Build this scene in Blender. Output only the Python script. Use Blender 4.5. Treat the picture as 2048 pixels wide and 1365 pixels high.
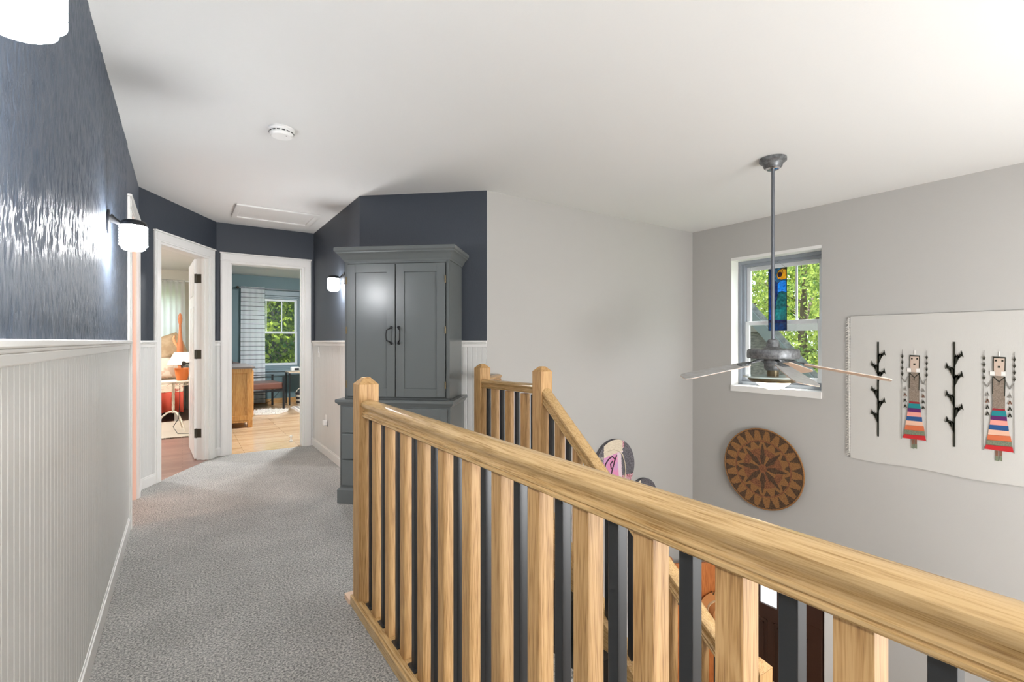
import bpy, bmesh, math, random
from math import sin, cos, pi, radians, sqrt, atan2
from mathutils import Matrix, Vector

# ------------------------------------------------------------------ scene, camera, light
for o in list(bpy.data.objects):
    bpy.data.objects.remove(o, do_unlink=True)
SC = bpy.context.scene
COL = SC.collection
random.seed(7)

EYE = 1.20            # eye height above the upper floor (x = across the hall, y = along the hall)
FPX = 966.0           # focal length for a 2048 px wide frame
YAW = atan2(.5635, .826)
cam_d = bpy.data.cameras.new('camera')
cam_d.sensor_width = 36.0
cam_d.lens = FPX / 2048 * 36.0
cam_d.clip_start = .02
cam_d.clip_end = 300
cam = bpy.data.objects.new('camera', cam_d)
COL.objects.link(cam)
cam.location = (0, 0, EYE)
cam.rotation_euler = (radians(90), 0, -YAW)
SC.camera = cam

SC.view_settings.view_transform = 'Standard'
SC.view_settings.look = 'None'
SC.view_settings.gamma = 1
SC.view_settings.use_curve_mapping = False
SC.view_settings.exposure = 0.18
SC.cycles.max_bounces = 6
SC.cycles.diffuse_bounces = 4
SC.cycles.glossy_bounces = 2
SC.cycles.transparent_max_bounces = 12
SC.cycles.caustics_reflective = False
SC.cycles.caustics_refractive = False
SC.cycles.sample_clamp_indirect = 6
SC.cycles.use_denoising = True
SC.cycles.adaptive_threshold = .06

W = bpy.data.worlds.new('sky')
SC.world = W
W.use_nodes = True
wn = W.node_tree.nodes
bgn = wn['Background']
bgn.inputs[0].default_value = (.80, .90, 1.0, 1)
bgn.inputs[1].default_value = 4.0

sun_d = bpy.data.lights.new('sun', 'SUN')
sun_d.energy = 14.0
sun_d.angle = radians(1.0)
sun_d.color = (1, .96, .90)
sun = bpy.data.objects.new('sun', sun_d)
COL.objects.link(sun)
sun.location = (9, 0, 14)
sun.rotation_euler = Vector((-.34, .16, -.93)).to_track_quat('-Z', 'Y').to_euler()

SCONCE_L = 165.0        # glow of the sconce glasses
FILL_TORCH = 330.0  # glow of the fill uplight added behind the camera
FILL_LANTERN_L = 26.0  # glow of the fill globes added behind the camera
FILL_DOME_L = 400.0          # glow of the unseen ceiling domes added as fill in the rooms

# ------------------------------------------------------------------ helpers
def srgb(r, g, b):
    def f(c):
        c /= 255.0
        return c / 12.92 if c <= .04045 else ((c + .055) / 1.055) ** 2.4
    return (f(r), f(g), f(b), 1)

class MB:
    def __init__(s, M=None):
        s.v = []; s.f = []; s.m = []
        s.M = M
    def add(s, vs, fs, mi=0):
        b = len(s.v)
        for p in vs:
            p = Vector(p)
            s.v.append(tuple(s.M @ p) if s.M else tuple(p))
        for f in fs:
            s.f.append(tuple(i + b for i in f)); s.m.append(mi)
        return s
    def box(s, x0, x1, y0, y1, z0, z1, mi=0):
        vs = [(x0,y0,z0),(x1,y0,z0),(x1,y1,z0),(x0,y1,z0),(x0,y0,z1),(x1,y0,z1),(x1,y1,z1),(x0,y1,z1)]
        return s.add(vs, [(0,3,2,1),(4,5,6,7),(0,1,5,4),(1,2,6,5),(2,3,7,6),(3,0,4,7)], mi)
    def hull8(s, vs, mi=0):
        return s.add(vs, [(0,3,2,1),(4,5,6,7),(0,1,5,4),(1,2,6,5),(2,3,7,6),(3,0,4,7)], mi)
    def prism(s, pts, vec, mi=0):
        # pts: list of 3d points (planar polygon), extruded by vec
        n = len(pts); vec = Vector(vec)
        a = [Vector(p) for p in pts]
        nrm = Vector((0,0,0))
        for i in range(n): nrm += a[i].cross(a[(i+1) % n])
        if nrm.dot(vec) > 0: a.reverse()
        vs = a + [p + vec for p in a]
        fs = [tuple(range(n)), tuple(range(2*n-1, n-1, -1))]
        for i in range(n):
            j = (i+1) % n
            fs.append((i, i+n, j+n, j))
        return s.add(vs, fs, mi)
    def lathe(s, prof, n=32, c=(0,0,0), ax='z', mi=0):
        vs = []; fs = []
        m = len(prof)
        for k in range(n):
            a = 2*pi*k/n
            for r, h in prof:
                r = max(r, 1e-5)
                if ax == 'z': p = (c[0]+r*cos(a), c[1]+r*sin(a), c[2]+h)
                elif ax == 'x': p = (c[0]+h, c[1]+r*cos(a), c[2]+r*sin(a))
                else: p = (c[0]+r*sin(a), c[1]+h, c[2]+r*cos(a))
                vs.append(p)
        for k in range(n):
            k2 = (k+1) % n
            for i in range(m-1):
                fs.append((k*m+i, k2*m+i, k2*m+i+1, k*m+i+1))
        fs.append(tuple(k*m for k in range(n-1, -1, -1)))
        fs.append(tuple(k*m+m-1 for k in range(n)))
        return s.add(vs, fs, mi)
    def tube(s, pts, r, n=10, mi=0, closed=False):
        pts = [Vector(p) for p in pts]
        m = len(pts); vs = []; fs = []
        up = None
        for i, p in enumerate(pts):
            if closed: d = pts[(i+1) % m] - pts[i-1]
            else: d = pts[min(i+1, m-1)] - pts[max(i-1, 0)]
            d.normalize()
            if up is None:
                up = Vector((0,0,1)) if abs(d.z) < .9 else Vector((1,0,0))
            u = d.cross(up)
            if u.length < 1e-4: u = d.cross(Vector((0,1,0)))
            u.normalize(); w = u.cross(d); w.normalize(); up = w
            rr = r[i] if isinstance(r, (list, tuple)) else r
            for k in range(n):
                a = 2*pi*k/n
                vs.append(p + u*rr*cos(a) + w*rr*sin(a))
        for i in range(m if closed else m-1):
            i2 = (i+1) % m
            for k in range(n):
                k2 = (k+1) % n
                fs.append((i*n+k, i*n+k2, i2*n+k2, i2*n+k))
        if not closed:
            fs.append(tuple(range(n-1, -1, -1))); fs.append(tuple((m-1)*n+k for k in range(n)))
        return s.add(vs, fs, mi)
    def sweep(s, prof, p0, p1, mi=0, cut=None):
        # prof: (across, up) points swept from p0 to p1; ends cut plumb
        p0 = Vector(p0); p1 = Vector(p1)
        d = p1 - p0
        dh = Vector((d.x, d.y, 0)).normalized()
        u = Vector((dh.y, -dh.x, 0))
        a = []; b = []
        for x, y in prof:
            k = d.length / Vector((d.x, d.y, 0)).length if d.z else 1
            a.append(p0 + u*x + Vector((0,0,y*k)))
            b.append(p1 + u*x + Vector((0,0,y*k)))
        n = len(prof)
        fs = [tuple(range(n)), tuple(range(2*n-1, n-1, -1))]
        for i in range(n):
            j = (i+1) % n
            fs.append((i, i+n, j+n, j))
        return s.add(a+b, fs, mi)
    def ball(s, c, r, n=14, m=9, mi=0, sc=(1,1,1)):
        prof = [(sin(pi*i/m), -cos(pi*i/m)) for i in range(m+1)]
        vs = []; fs = []
        for k in range(n):
            a = 2*pi*k/n
            for q, h in prof:
                vs.append((c[0]+q*cos(a)*r*sc[0], c[1]+q*sin(a)*r*sc[1], c[2]+h*r*sc[2]))
        M = m+1
        for k in range(n):
            k2 = (k+1) % n
            for i in range(m): fs.append((k*M+i, k2*M+i, k2*M+i+1, k*M+i+1))
        return s.add(vs, fs, mi)
    def build(s, name, mats, parent=None, loc=None, bevel=0, smooth=False, label=None, seg=2):
        me = bpy.data.meshes.new(name)
        vs = s.v
        if loc:
            vs = [(x-loc[0], y-loc[1], z-loc[2]) for x, y, z in vs]
        me.from_pydata(vs, [], s.f)
        if isinstance(mats, (list, tuple)) and len(mats) > 1:
            for p, k in zip(me.polygons, s.m): p.material_index = k
        bm = bmesh.new(); bm.from_mesh(me)
        bmesh.ops.remove_doubles(bm, verts=bm.verts, dist=1e-6)
        bmesh.ops.recalc_face_normals(bm, faces=bm.faces)
        if not isinstance(mats, (list, tuple)): mats = [mats]
        bm.to_mesh(me); bm.free()
        for m in mats: me.materials.append(m)
        if smooth:
            me.polygons.foreach_set('use_smooth', [True]*len(me.polygons))
            me.set_sharp_from_angle(angle=radians(smooth if smooth is not True else 40))
        o = bpy.data.objects.new(name, me)
        COL.objects.link(o)
        if parent: o.parent = parent
        if loc: o.location = loc
        if bevel:
            b = o.modifiers.new('bevel', 'BEVEL'); b.width = bevel; b.segments = seg; b.limit_method = 'ANGLE'
        if label: o['label'] = label
        return o

def thing(name, label, cat, loc=(0,0,0), rz=0, group=None):
    o = bpy.data.objects.new(name, None)
    COL.objects.link(o)
    o.location = loc; o.rotation_euler = (0, 0, rz)
    o.empty_display_size = .1
    o['label'] = label; o['category'] = cat
    if group: o['group'] = group
    return o
def tag(o, label, cat, group=None):
    o['label'] = label; o['category'] = cat
    if group: o['group'] = group
    return o
def struct(o):
    o['kind'] = 'structure'; return o
def sroot(name, loc=(0,0,0), rz=0):
    o = bpy.data.objects.new(name, None); COL.objects.link(o)
    o.location = loc; o.rotation_euler = (0,0,rz); o['kind'] = 'structure'
    return o
def dup(root, loc, rz=0, label=None, group=None):
    def cp(o, par):
        c = o.copy(); COL.objects.link(c); c.parent = par
        for ch in [x for x in bpy.data.objects if x.parent == o]: cp(ch, c)
        return c
    r = cp(root, None); r.location = loc; r.rotation_euler = (0,0,rz)
    if label: r['label'] = label
    if group: r['group'] = group
    return r

# ------------------------------------------------------------------ materials
def mat(name, col, rough=.5, metal=0, spec=.5, bump=None, var=None, emit=None, coat=0, sheen=0):
    m = bpy.data.materials.new(name); m.use_nodes = True
    nt = m.node_tree; b = nt.nodes['Principled BSDF']
    if len(col) == 3: col = srgb(*col)
    b.inputs['Base Color'].default_value = col
    b.inputs['Roughness'].default_value = rough
    b.inputs['Metallic'].default_value = metal
    b.inputs['Specular IOR Level'].default_value = spec
    b.inputs['Coat Weight'].default_value = coat
    b.inputs['Coat Roughness'].default_value = .12
    b.inputs['Sheen Weight'].default_value = sheen
    tc = nt.nodes.new('ShaderNodeTexCoord')
    def noise(scale, detail, sc3=None, rough_=.55):
        n = nt.nodes.new('ShaderNodeTexNoise'); n.inputs['Scale'].default_value = scale
        n.inputs['Detail'].default_value = detail; n.inputs['Roughness'].default_value = rough_
        mp = nt.nodes.new('ShaderNodeMapping'); mp.inputs['Scale'].default_value = sc3 or (1,1,1)
        nt.links.new(tc.outputs['Object'], mp.inputs[0]); nt.links.new(mp.outputs[0], n.inputs['Vector'])
        return n
    if bump:
        n = noise(bump[0], bump[2] if len(bump) > 2 else 4, bump[3] if len(bump) > 3 else None)
        bp = nt.nodes.new('ShaderNodeBump'); bp.inputs['Strength'].default_value = bump[1]
        bp.inputs['Distance'].default_value = bump[4] if len(bump) > 4 else .005
        nt.links.new(n.outputs['Fac'], bp.inputs['Height']); nt.links.new(bp.outputs[0], b.inputs['Normal'])
    if var:
        # var: (scale, colour2, scale3, lo, hi)
        n = noise(var[0], 5, var[2] if len(var) > 2 else None)
        r = nt.nodes.new('ShaderNodeValToRGB')
        r.color_ramp.elements[0].position = var[3] if len(var) > 3 else .4
        r.color_ramp.elements[1].position = var[4] if len(var) > 4 else .6
        r.color_ramp.elements[0].color = col
        c2 = var[1]; r.color_ramp.elements[1].color = srgb(*c2) if len(c2) == 3 else c2
        nt.links.new(n.outputs['Fac'], r.inputs[0]); nt.links.new(r.outputs[0], b.inputs['Base Color'])
    if emit:
        b.inputs['Emission Color'].default_value = emit[0]
        b.inputs['Emission Strength'].default_value = emit[1]
    return m

def oak(name, axis, c1, c2, c3, rough=.32, k=1.0):
    m = bpy.data.materials.new(name); m.use_nodes = True
    nt = m.node_tree; b = nt.nodes['Principled BSDF']; L = nt.links.new
    tc = nt.nodes.new('ShaderNodeTexCoord'); oi = nt.nodes.new('ShaderNodeObjectInfo')
    ml = nt.nodes.new('ShaderNodeMath'); ml.operation = 'MULTIPLY'; ml.inputs[1].default_value = 37.0
    L(oi.outputs['Random'], ml.inputs[0])
    ad = nt.nodes.new('ShaderNodeVectorMath'); ad.operation = 'ADD'
    L(tc.outputs['Object'], ad.inputs[0]); L(ml.outputs[0], ad.inputs[1])
    def mp(s_long, s_across):
        q = nt.nodes.new('ShaderNodeMapping'); s = [s_across]*3; s['xyz'.index(axis)] = s_long
        q.inputs['Scale'].default_value = s; L(ad.outputs[0], q.inputs[0]); return q
    m1 = mp(1.1*k, 22*k); m2 = mp(14*k, 420*k); m3 = mp(1.2*k, 5*k)
    n1 = nt.nodes.new('ShaderNodeTexNoise'); n1.inputs['Scale'].default_value = 1; n1.inputs['Detail'].default_value = 3
    n1.inputs['Distortion'].default_value = 1.1
    L(m1.outputs[0], n1.inputs['Vector'])
    # rings from the smooth noise
    w = nt.nodes.new('ShaderNodeMath'); w.operation = 'MULTIPLY'; w.inputs[1].default_value = 15
    L(n1.outputs['Fac'], w.inputs[0])
    fr = nt.nodes.new('ShaderNodeMath'); fr.operation = 'SINE'
    w2 = nt.nodes.new('ShaderNodeMath'); w2.operation = 'MULTIPLY'; w2.inputs[1].default_value = 2.6
    L(w.outputs[0], w2.inputs[0]); L(w2.outputs[0], fr.inputs[0])
    n2 = nt.nodes.new('ShaderNodeTexNoise'); n2.inputs['Scale'].default_value = 1; n2.inputs['Detail'].default_value = 3
    L(m2.outputs[0], n2.inputs['Vector'])
    n3 = nt.nodes.new('ShaderNodeTexNoise'); n3.inputs['Scale'].default_value = 1; n3.inputs['Detail'].default_value = 2
    L(m3.outputs[0], n3.inputs['Vector'])
    mr = nt.nodes.new('ShaderNodeMapRange'); mr.inputs['From Min'].default_value = -1; mr.inputs['From Max'].default_value = 1
    L(fr.outputs[0], mr.inputs['Value'])
    mixv = nt.nodes.new('ShaderNodeMath'); mixv.operation = 'MULTIPLY_ADD'; mixv.inputs[1].default_value = .20
    L(mr.outputs[0], mixv.inputs[0])
    sc = nt.nodes.new('ShaderNodeMath'); sc.operation = 'MULTIPLY'; sc.inputs[1].default_value = .92
    L(n2.outputs['Fac'], sc.inputs[0]); L(sc.outputs[0], mixv.inputs[2])
    r = nt.nodes.new('ShaderNodeValToRGB'); e = r.color_ramp.elements
    e[0].position = .29; e[0].color = srgb(*c3); e[1].position = .68; e[1].color = srgb(*c1)
    x = e.new(.47); x.color = srgb(*c2)
    L(mixv.outputs[0], r.inputs[0])
    hs = nt.nodes.new('ShaderNodeHueSaturation')
    mr2 = nt.nodes.new('ShaderNodeMapRange'); mr2.inputs['To Min'].default_value = .84; mr2.inputs['To Max'].default_value = 1.12
    av = nt.nodes.new('ShaderNodeMath'); av.operation = 'ADD'
    hf = nt.nodes.new('ShaderNodeMath'); hf.operation = 'MULTIPLY'; hf.inputs[1].default_value = .5
    L(oi.outputs['Random'], hf.inputs[0]); L(hf.outputs[0], av.inputs[0])
    hf2 = nt.nodes.new('ShaderNodeMath'); hf2.operation = 'MULTIPLY'; hf2.inputs[1].default_value = .5
    L(n3.outputs['Fac'], hf2.inputs[0]); L(hf2.outputs[0], av.inputs[1])
    L(av.outputs[0], mr2.inputs['Value']); L(mr2.outputs[0], hs.inputs['Value'])
    L(r.outputs[0], hs.inputs['Color']); L(hs.outputs[0], b.inputs['Base Color'])
    b.inputs['Roughness'].default_value = rough
    bp = nt.nodes.new('ShaderNodeBump'); bp.inputs['Strength'].default_value = .12; bp.inputs['Distance'].default_value = .001
    L(n2.outputs['Fac'], bp.inputs['Height']); L(bp.outputs[0], b.inputs['Normal'])
    return m

OAKC = ((196,157,106), (176,135,84), (136,98,56))
M_oak_v = oak('oak vertical', 'z', *OAKC, rough=.52)
M_oak_y = oak('oak along hall', 'y', (200,167,118), (182,148,99), (148,114,70), rough=.22)
M_oak_x = oak('oak across hall', 'x', *OAKC)
M_pine = oak('pine cabinet', 'z', (226,172,104), (212,150,82), (180,118,58), rough=.4)
M_orange_wood = oak('orange wood', 'z', (206,128,70), (190,110,56), (150,80,38), rough=.4)
M_black = mat('black painted wood', (38,40,42), .35, spec=.5)
M_black_metal = mat('black metal', (34,35,37), .4, metal=.3)
M_bronze = mat('dark bronze hinge', (70,66,58), .38, metal=.7)
M_white = mat('white trim paint', (232,231,228), .35)
M_bead = mat('white beadboard paint', (216,216,213), .4)
M_ceil = mat('ceiling paint', (228,228,226), .9, bump=(60, .08, 4))
M_greywall = mat('warm grey wall paint', (180,178,174), .75, bump=(160, .12, 3, None, .003))
M_armoire = mat('grey armoire paint', (98,102,102), .27, bump=(30, .12, 3, (1,1,.3), .002))
M_brass = mat('aged brass', (112,100,76), .4, metal=.6)
M_beige = mat('beige wall paint', (206,200,186), .8)
M_teal = mat('teal wall paint', (98,122,128), .55)
M_peach = mat('peach paint tinted by warm glow', (248,216,200), .5)  # warm glow on the white jamb is put into this colour
M_glasswhite = mat('white plastic', (240,240,238), .4)

def wall_dark(name, strength, dist, rough, col):
    m = bpy.data.materials.new(name); m.use_nodes = True
    nt = m.node_tree; b = nt.nodes['Principled BSDF']; L = nt.links.new
    b.inputs['Base Color'].default_value = srgb(*col); b.inputs['Roughness'].default_value = rough
    tc = nt.nodes.new('ShaderNodeTexCoord')
    mp = nt.nodes.new('ShaderNodeMapping'); mp.inputs['Scale'].default_value = (42, 42, 12)
    L(tc.outputs['Object'], mp.inputs[0])
    n = nt.nodes.new('ShaderNodeTexNoise'); n.inputs['Scale'].default_value = 1.5; n.inputs['Detail'].default_value = 6
    n.inputs['Roughness'].default_value = .6; n.inputs['Distortion'].default_value = 1.6
    L(mp.outputs[0], n.inputs['Vector'])
    bp = nt.nodes.new('ShaderNodeBump'); bp.inputs['Strength'].default_value = strength; bp.inputs['Distance'].default_value = dist
    L(n.outputs['Fac'], bp.inputs['Height']); L(bp.outputs[0], b.inputs['Normal'])
    return m
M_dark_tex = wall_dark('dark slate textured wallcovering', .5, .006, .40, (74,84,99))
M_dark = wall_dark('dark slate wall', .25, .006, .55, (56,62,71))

def carpet_mat():
    m = bpy.data.materials.new('grey carpet'); m.use_nodes = True
    nt = m.node_tree; b = nt.nodes['Principled BSDF']; L = nt.links.new
    tc = nt.nodes.new('ShaderNodeTexCoord')
    n = nt.nodes.new('ShaderNodeTexNoise'); n.inputs['Scale'].default_value = 120; n.inputs['Detail'].default_value = 5; n.inputs['Roughness'].default_value = .8
    L(tc.outputs['Object'], n.inputs['Vector'])
    n2 = nt.nodes.new('ShaderNodeTexNoise'); n2.inputs['Scale'].default_value = 3.5; n2.inputs['Detail'].default_value = 3
    L(tc.outputs['Object'], n2.inputs['Vector'])
    r = nt.nodes.new('ShaderNodeValToRGB'); e = r.color_ramp.elements
    e[0].position = .34; e[0].color = srgb(84,81,76); e[1].position = .60; e[1].color = srgb(216,213,206)
    x = e.new(.48); x.color = srgb(158,157,155)
    L(n.outputs['Fac'], r.inputs[0])
    hs = nt.nodes.new('ShaderNodeHueSaturation')
    mr = nt.nodes.new('ShaderNodeMapRange'); mr.inputs['From Min'].default_value = .3; mr.inputs['From Max'].default_value = .7
    mr.inputs['To Min'].default_value = .9; mr.inputs['To Max'].default_value = 1.08
    L(n2.outputs['Fac'], mr.inputs['Value']); L(mr.outputs[0], hs.inputs['Value']); L(r.outputs[0], hs.inputs['Color'])
    L(hs.outputs[0], b.inputs['Base Color'])
    b.inputs['Roughness'].default_value = .95; b.inputs['Specular IOR Level'].default_value = .15
    bp = nt.nodes.new('ShaderNodeBump'); bp.inputs['Strength'].default_value = .8; bp.inputs['Distance'].default_value = .008
    L(n.outputs['Fac'], bp.inputs['Height']); L(bp.outputs[0], b.inputs['Normal'])
    return m
M_carpet = carpet_mat()

def plank_mat(name, c1, c2, along, rough=.22, w=.07):
    m = bpy.data.materials.new(name); m.use_nodes = True
    nt = m.node_tree; b = nt.nodes['Principled BSDF']; L = nt.links.new
    tc = nt.nodes.new('ShaderNodeTexCoord')
    mp = nt.nodes.new('ShaderNodeMapping')
    if along == 'y': mp.inputs['Rotation'].default_value = (0, 0, pi/2)
    L(tc.outputs['Object'], mp.inputs[0])
    br = nt.nodes.new('ShaderNodeTexBrick'); br.inputs['Scale'].default_value = 1
    br.inputs['Brick Width'].default_value = 1.1; br.inputs['Row Height'].default_value = w
    br.inputs['Mortar Size'].default_value = .0012; br.inputs['Mortar'].default_value = srgb(90,60,40)
    br.inputs['Color1'].default_value = srgb(*c1); br.inputs['Color2'].default_value = srgb(*c2); br.inputs['Bias'].default_value = 0
    L(mp.outputs[0], br.inputs['Vector']); L(br.outputs['Color'], b.inputs['Base Color'])
    b.inputs['Roughness'].default_value = rough
    return m
M_planks = plank_mat('oak floor boards', (208,178,144), (186,152,116), 'x', .13)
M_planks_bed = plank_mat('worn reddish floor boards', (160,128,116), (140,108,98), 'x', .3)

def emis(name, col, strength):
    m = bpy.data.materials.new(name); m.use_nodes = True
    nt = m.node_tree; nt.nodes.remove(nt.nodes['Principled BSDF'])
    e = nt.nodes.new('ShaderNodeEmission'); e.inputs[0].default_value = (*col, 1); e.inputs[1].default_value = strength
    nt.links.new(e.outputs[0], nt.nodes['Material Output'].inputs[0])
    return m
M_glow = emis('lit frosted sconce glass', (.99, .99, 1), SCONCE_L)
M_fill_dome = emis('fill light ceiling dome', (.985, .99, 1), FILL_DOME_L)
M_fanlamp = emis('lit fan lamp bowl', (1, .82, .60), 15)
M_bedlamp = emis('lit lamp shade', (1, .90, .76), 2.2)
M_warm = emis('warm bathroom lamp', (1, .70, .50), 110)

def pane_mat(name, tint=(1,1,1), gloss=.06):
    m = bpy.data.materials.new(name); m.use_nodes = True
    nt = m.node_tree; nt.nodes.remove(nt.nodes['Principled BSDF'])
    t = nt.nodes.new('ShaderNodeBsdfTransparent'); t.inputs[0].default_value = (*tint, 1)
    g = nt.nodes.new('ShaderNodeBsdfGlossy'); g.inputs['Roughness'].default_value = .02
    mx = nt.nodes.new('ShaderNodeMixShader'); mx.inputs[0].default_value = gloss
    nt.links.new(t.outputs[0], mx.inputs[1]); nt.links.new(g.outputs[0], mx.inputs[2])
    nt.links.new(mx.outputs[0], nt.nodes['Material Output'].inputs[0])
    return m
M_pane = pane_mat('window glass', (.96,.98,.97))
def cloth_mat(name, col, trans=.5, stripes=None):
    m = bpy.data.materials.new(name); m.use_nodes = True
    nt = m.node_tree; nt.nodes.remove(nt.nodes['Principled BSDF']); L = nt.links.new
    d = nt.nodes.new('ShaderNodeBsdfDiffuse'); t = nt.nodes.new('ShaderNodeBsdfTranslucent')
    d.inputs[0].default_value = srgb(*col); t.inputs[0].default_value = srgb(*col)
    if stripes:
        tc = nt.nodes.new('ShaderNodeTexCoord'); sp = nt.nodes.new('ShaderNodeSeparateXYZ')
        L(tc.outputs['Object'], sp.inputs[0])
        md = nt.nodes.new('ShaderNodeMath'); md.operation = 'FLOORED_MODULO'; md.inputs[1].default_value = stripes[0]
        lt = nt.nodes.new('ShaderNodeMath'); lt.operation = 'LESS_THAN'; lt.inputs[1].default_value = stripes[1]
        L(sp.outputs[2], md.inputs[0]); L(md.outputs[0], lt.inputs[0])
        mc = nt.nodes.new('ShaderNodeMix'); mc.data_type = 'RGBA'
        mc.inputs[6].default_value = srgb(*col); mc.inputs[7].default_value = srgb(*stripes[2])
        L(lt.outputs[0], mc.inputs[0]); L(mc.outputs[2], d.inputs[0]); L(mc.outputs[2], t.inputs[0])
    mx = nt.nodes.new('ShaderNodeMixShader'); mx.inputs[0].default_value = trans
    L(d.outputs[0], mx.inputs[1]); L(t.outputs[0], mx.inputs[2])
    L(mx.outputs[0], nt.nodes['Material Output'].inputs[0])
    return m
M_sheer = cloth_mat('sheer curtain cloth', (252,253,252), .8)
M_stripe = cloth_mat('white cloth with thin dark stripes', (238,240,242), .45, (.083, .008, (70,72,80)))

# ------------------------------------------------------------------ the shell of the house
PL = -.29      # left hall wall plane
ZC = 2.44      # ceiling height
PW = 1.25      # right hall wall plane
HE = 5.89      # end wall plane
PB = 4.82      # far stairwell wall plane
HG = 3.40      # grey stairwell wall plane
ZL = -2.92     # lower floor
RH = 10.3      # far wall of the two rooms
A0 = Vector((PL, 4.89, 0)); A1 = Vector((.292, HE, 0))
C0 = Vector((PW, 4.14, 0)); C1 = Vector((2.069, HG, 0))

def frame_of(p0, p1, side):
    """matrix: x along the wall from p0, y away from the viewed side, z up"""
    p0 = Vector((p0[0], p0[1], 0)); p1 = Vector((p1[0], p1[1], 0))
    d = (p1-p0).normalized(); n = Vector((-d.y, d.x, 0))*side
    M = Matrix.Identity(4)
    M.col[0][:3] = d; M.col[1][:3] = n; M.col[2][:3] = (0,0,1); M.col[3][:3] = p0
    return M, (p1-p0).length

def wall(name, p0, p1, side, m, z0=0, z1=ZC, th=.06, off=0, holes=()):
    M, Ln = frame_of(p0, p1, side)
    b = MB(M); s = 0
    for a, c, za, zb in sorted(holes):
        if a > s: b.box(s, a, off, off+th, z0, z1)
        if za > z0: b.box(a, c, off, off+th, z0, za)
        if zb < z1: b.box(a, c, off, off+th, zb, z1)
        s = c
    if s < Ln: b.box(s, Ln, off, off+th, z0, z1)
    return struct(b.build(name, m))

def wainscot(name, p0, p1, side, spans, base=True):
    M, Ln = frame_of(p0, p1, side)
    root = sroot(name)
    b = MB(M); r = MB(M); k = MB(M)
    for a, c in spans:
        pts = [(a, 0.0)]
        x = a; n = max(1, round((c-a)/.041)); w = (c-a)/n
        prof = [(a, -.008)]
        for i in range(n):
            x = a+i*w
            prof += [(x+.0025, -.010), (x+w-.0045, -.010), (x+w-.002, -.0068)]
        prof.append((c, -.010))
        vs = [(x, y, z) for z in (.0, 1.17) for x, y in prof]
        q = len(prof)
        b.add(vs, [(i, i+1, i+1+q, i+q) for i in range(q-1)])
        r.box(a, c, -.030, 0, 1.186, 1.204)
        r.box(a, c, -.022, 0, 1.176, 1.186)
        r.box(a, c, -.016, 0, 1.150, 1.176)
        if base:
            k.box(a, c, -.018, 0, 0, .078); k.box(a, c, -.013, 0, .078, .090)
    b.build('beadboard_panel', M_bead, root)
    r.build('chair_rail', M_white, root, bevel=.004)
    if base: k.build('base_moulding', M_white, root, bevel=.003)
    return root

# floors
fl = MB()
fpts = [(PL,-2.2),(.735,-2.2),(.735,2.2),(1.885,2.2),(1.885,3.06),(2.19,HG),(C1.x,C1.y),(C0.x,C0.y),(PW,HE),(A1.x,HE),(A0.x,A0.y),(PL-.13,4.89),(PL-.13,3.9),(PL,3.9)]
fl.prism([(x, y, -.26) for x, y in fpts], (0,0,.26))
struct(fl.build('floor', M_carpet))
b = MB(); b.box(-.1+.35, 3.4, HE+.0, RH+.12, -.26, -.002); struct(b.build('floor_office', M_planks))
b = MB(); b.prism([(-4, HE-3.0, -.26), (PL-.06, HE-.9, -.26), (A0.x, A0.y, -.26), (A1.x, A1.y, -.26), (.25, HE, -.26), (.25, RH+.12, -.26), (-4, RH+.12, -.26)], (0,0,.2585))
struct(b.build('floor_bedroom', M_planks_bed))
b = MB(); b.box(-2.4, PL-.13, 3.1, 4.87, -.1, 0); struct(b.build('floor_bathroom', M_white))
b = MB(); b.box(.6, PB+.1, -2.3, HG+.1, ZL-.1, ZL); struct(b.build('floor_lower', M_planks))
# ceiling (one level everywhere, under the roof)
b = MB(); b.box(-4.2, PB+.25, -2.4, RH+.2, ZC, ZC+.25); struct(b.build('ceiling', M_ceil))

# hall walls
wall('wall_left', (PL,-2.2), (PL,4.89), 1, M_dark_tex, th=.12, holes=[(3.95+2.2, 4.63+2.2, 0, 2.04)])
from mathutils import noise as mn
def relief(parent):
    y0, y1, z0, z1 = .25, 3.87, 1.195, ZC
    NY, NZ = 760, 112
    vs = []; fs = []
    for j in range(NZ+1):
        z = z0+(z1-z0)*j/NZ
        for i in range(NY+1):
            y = y0+(y1-y0)*i/NY
            wv = mn.noise(Vector((y*9, z*5, 3.1)))*.012
            a = mn.noise(Vector(((y+wv)*62, z*15, 0)))
            c = mn.noise(Vector(((y+wv)*130, z*30, 7)))
            d = mn.noise(Vector((y*7, z*4, 11)))
            h = .0022*(1-abs(a)*2.4) + .0007*c + .0010*d
            vs.append((PL+.0025+max(-.002, h), y, z))
    for j in range(NZ):
        for i in range(NY): fs.append((j*(NY+1)+i, j*(NY+1)+i+1, (j+1)*(NY+1)+i+1, (j+1)*(NY+1)+i))
    b = MB(); b.v = vs; b.f = fs; b.m = [0]*len(fs)
    return b.build('textured_wallcovering', M_dark_tex, parent, smooth=80)
relief(bpy.data.objects['wall_left'])
wainscot('trim_1', (PL,-2.2), (PL,4.89), 1, [(0, 3.87+2.2), (4.705+2.2, 7.09)])
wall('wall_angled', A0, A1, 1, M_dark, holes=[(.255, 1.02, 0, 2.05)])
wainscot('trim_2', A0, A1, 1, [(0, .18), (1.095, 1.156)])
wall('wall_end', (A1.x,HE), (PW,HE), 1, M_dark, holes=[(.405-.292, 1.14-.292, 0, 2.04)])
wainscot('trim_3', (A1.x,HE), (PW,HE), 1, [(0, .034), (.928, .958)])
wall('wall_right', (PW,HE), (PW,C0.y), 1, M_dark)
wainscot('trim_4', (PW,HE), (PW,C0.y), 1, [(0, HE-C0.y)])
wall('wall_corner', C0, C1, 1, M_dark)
wainscot('trim_5', C0, C1, 1, [(0, (C1-C0).length)])
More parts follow.
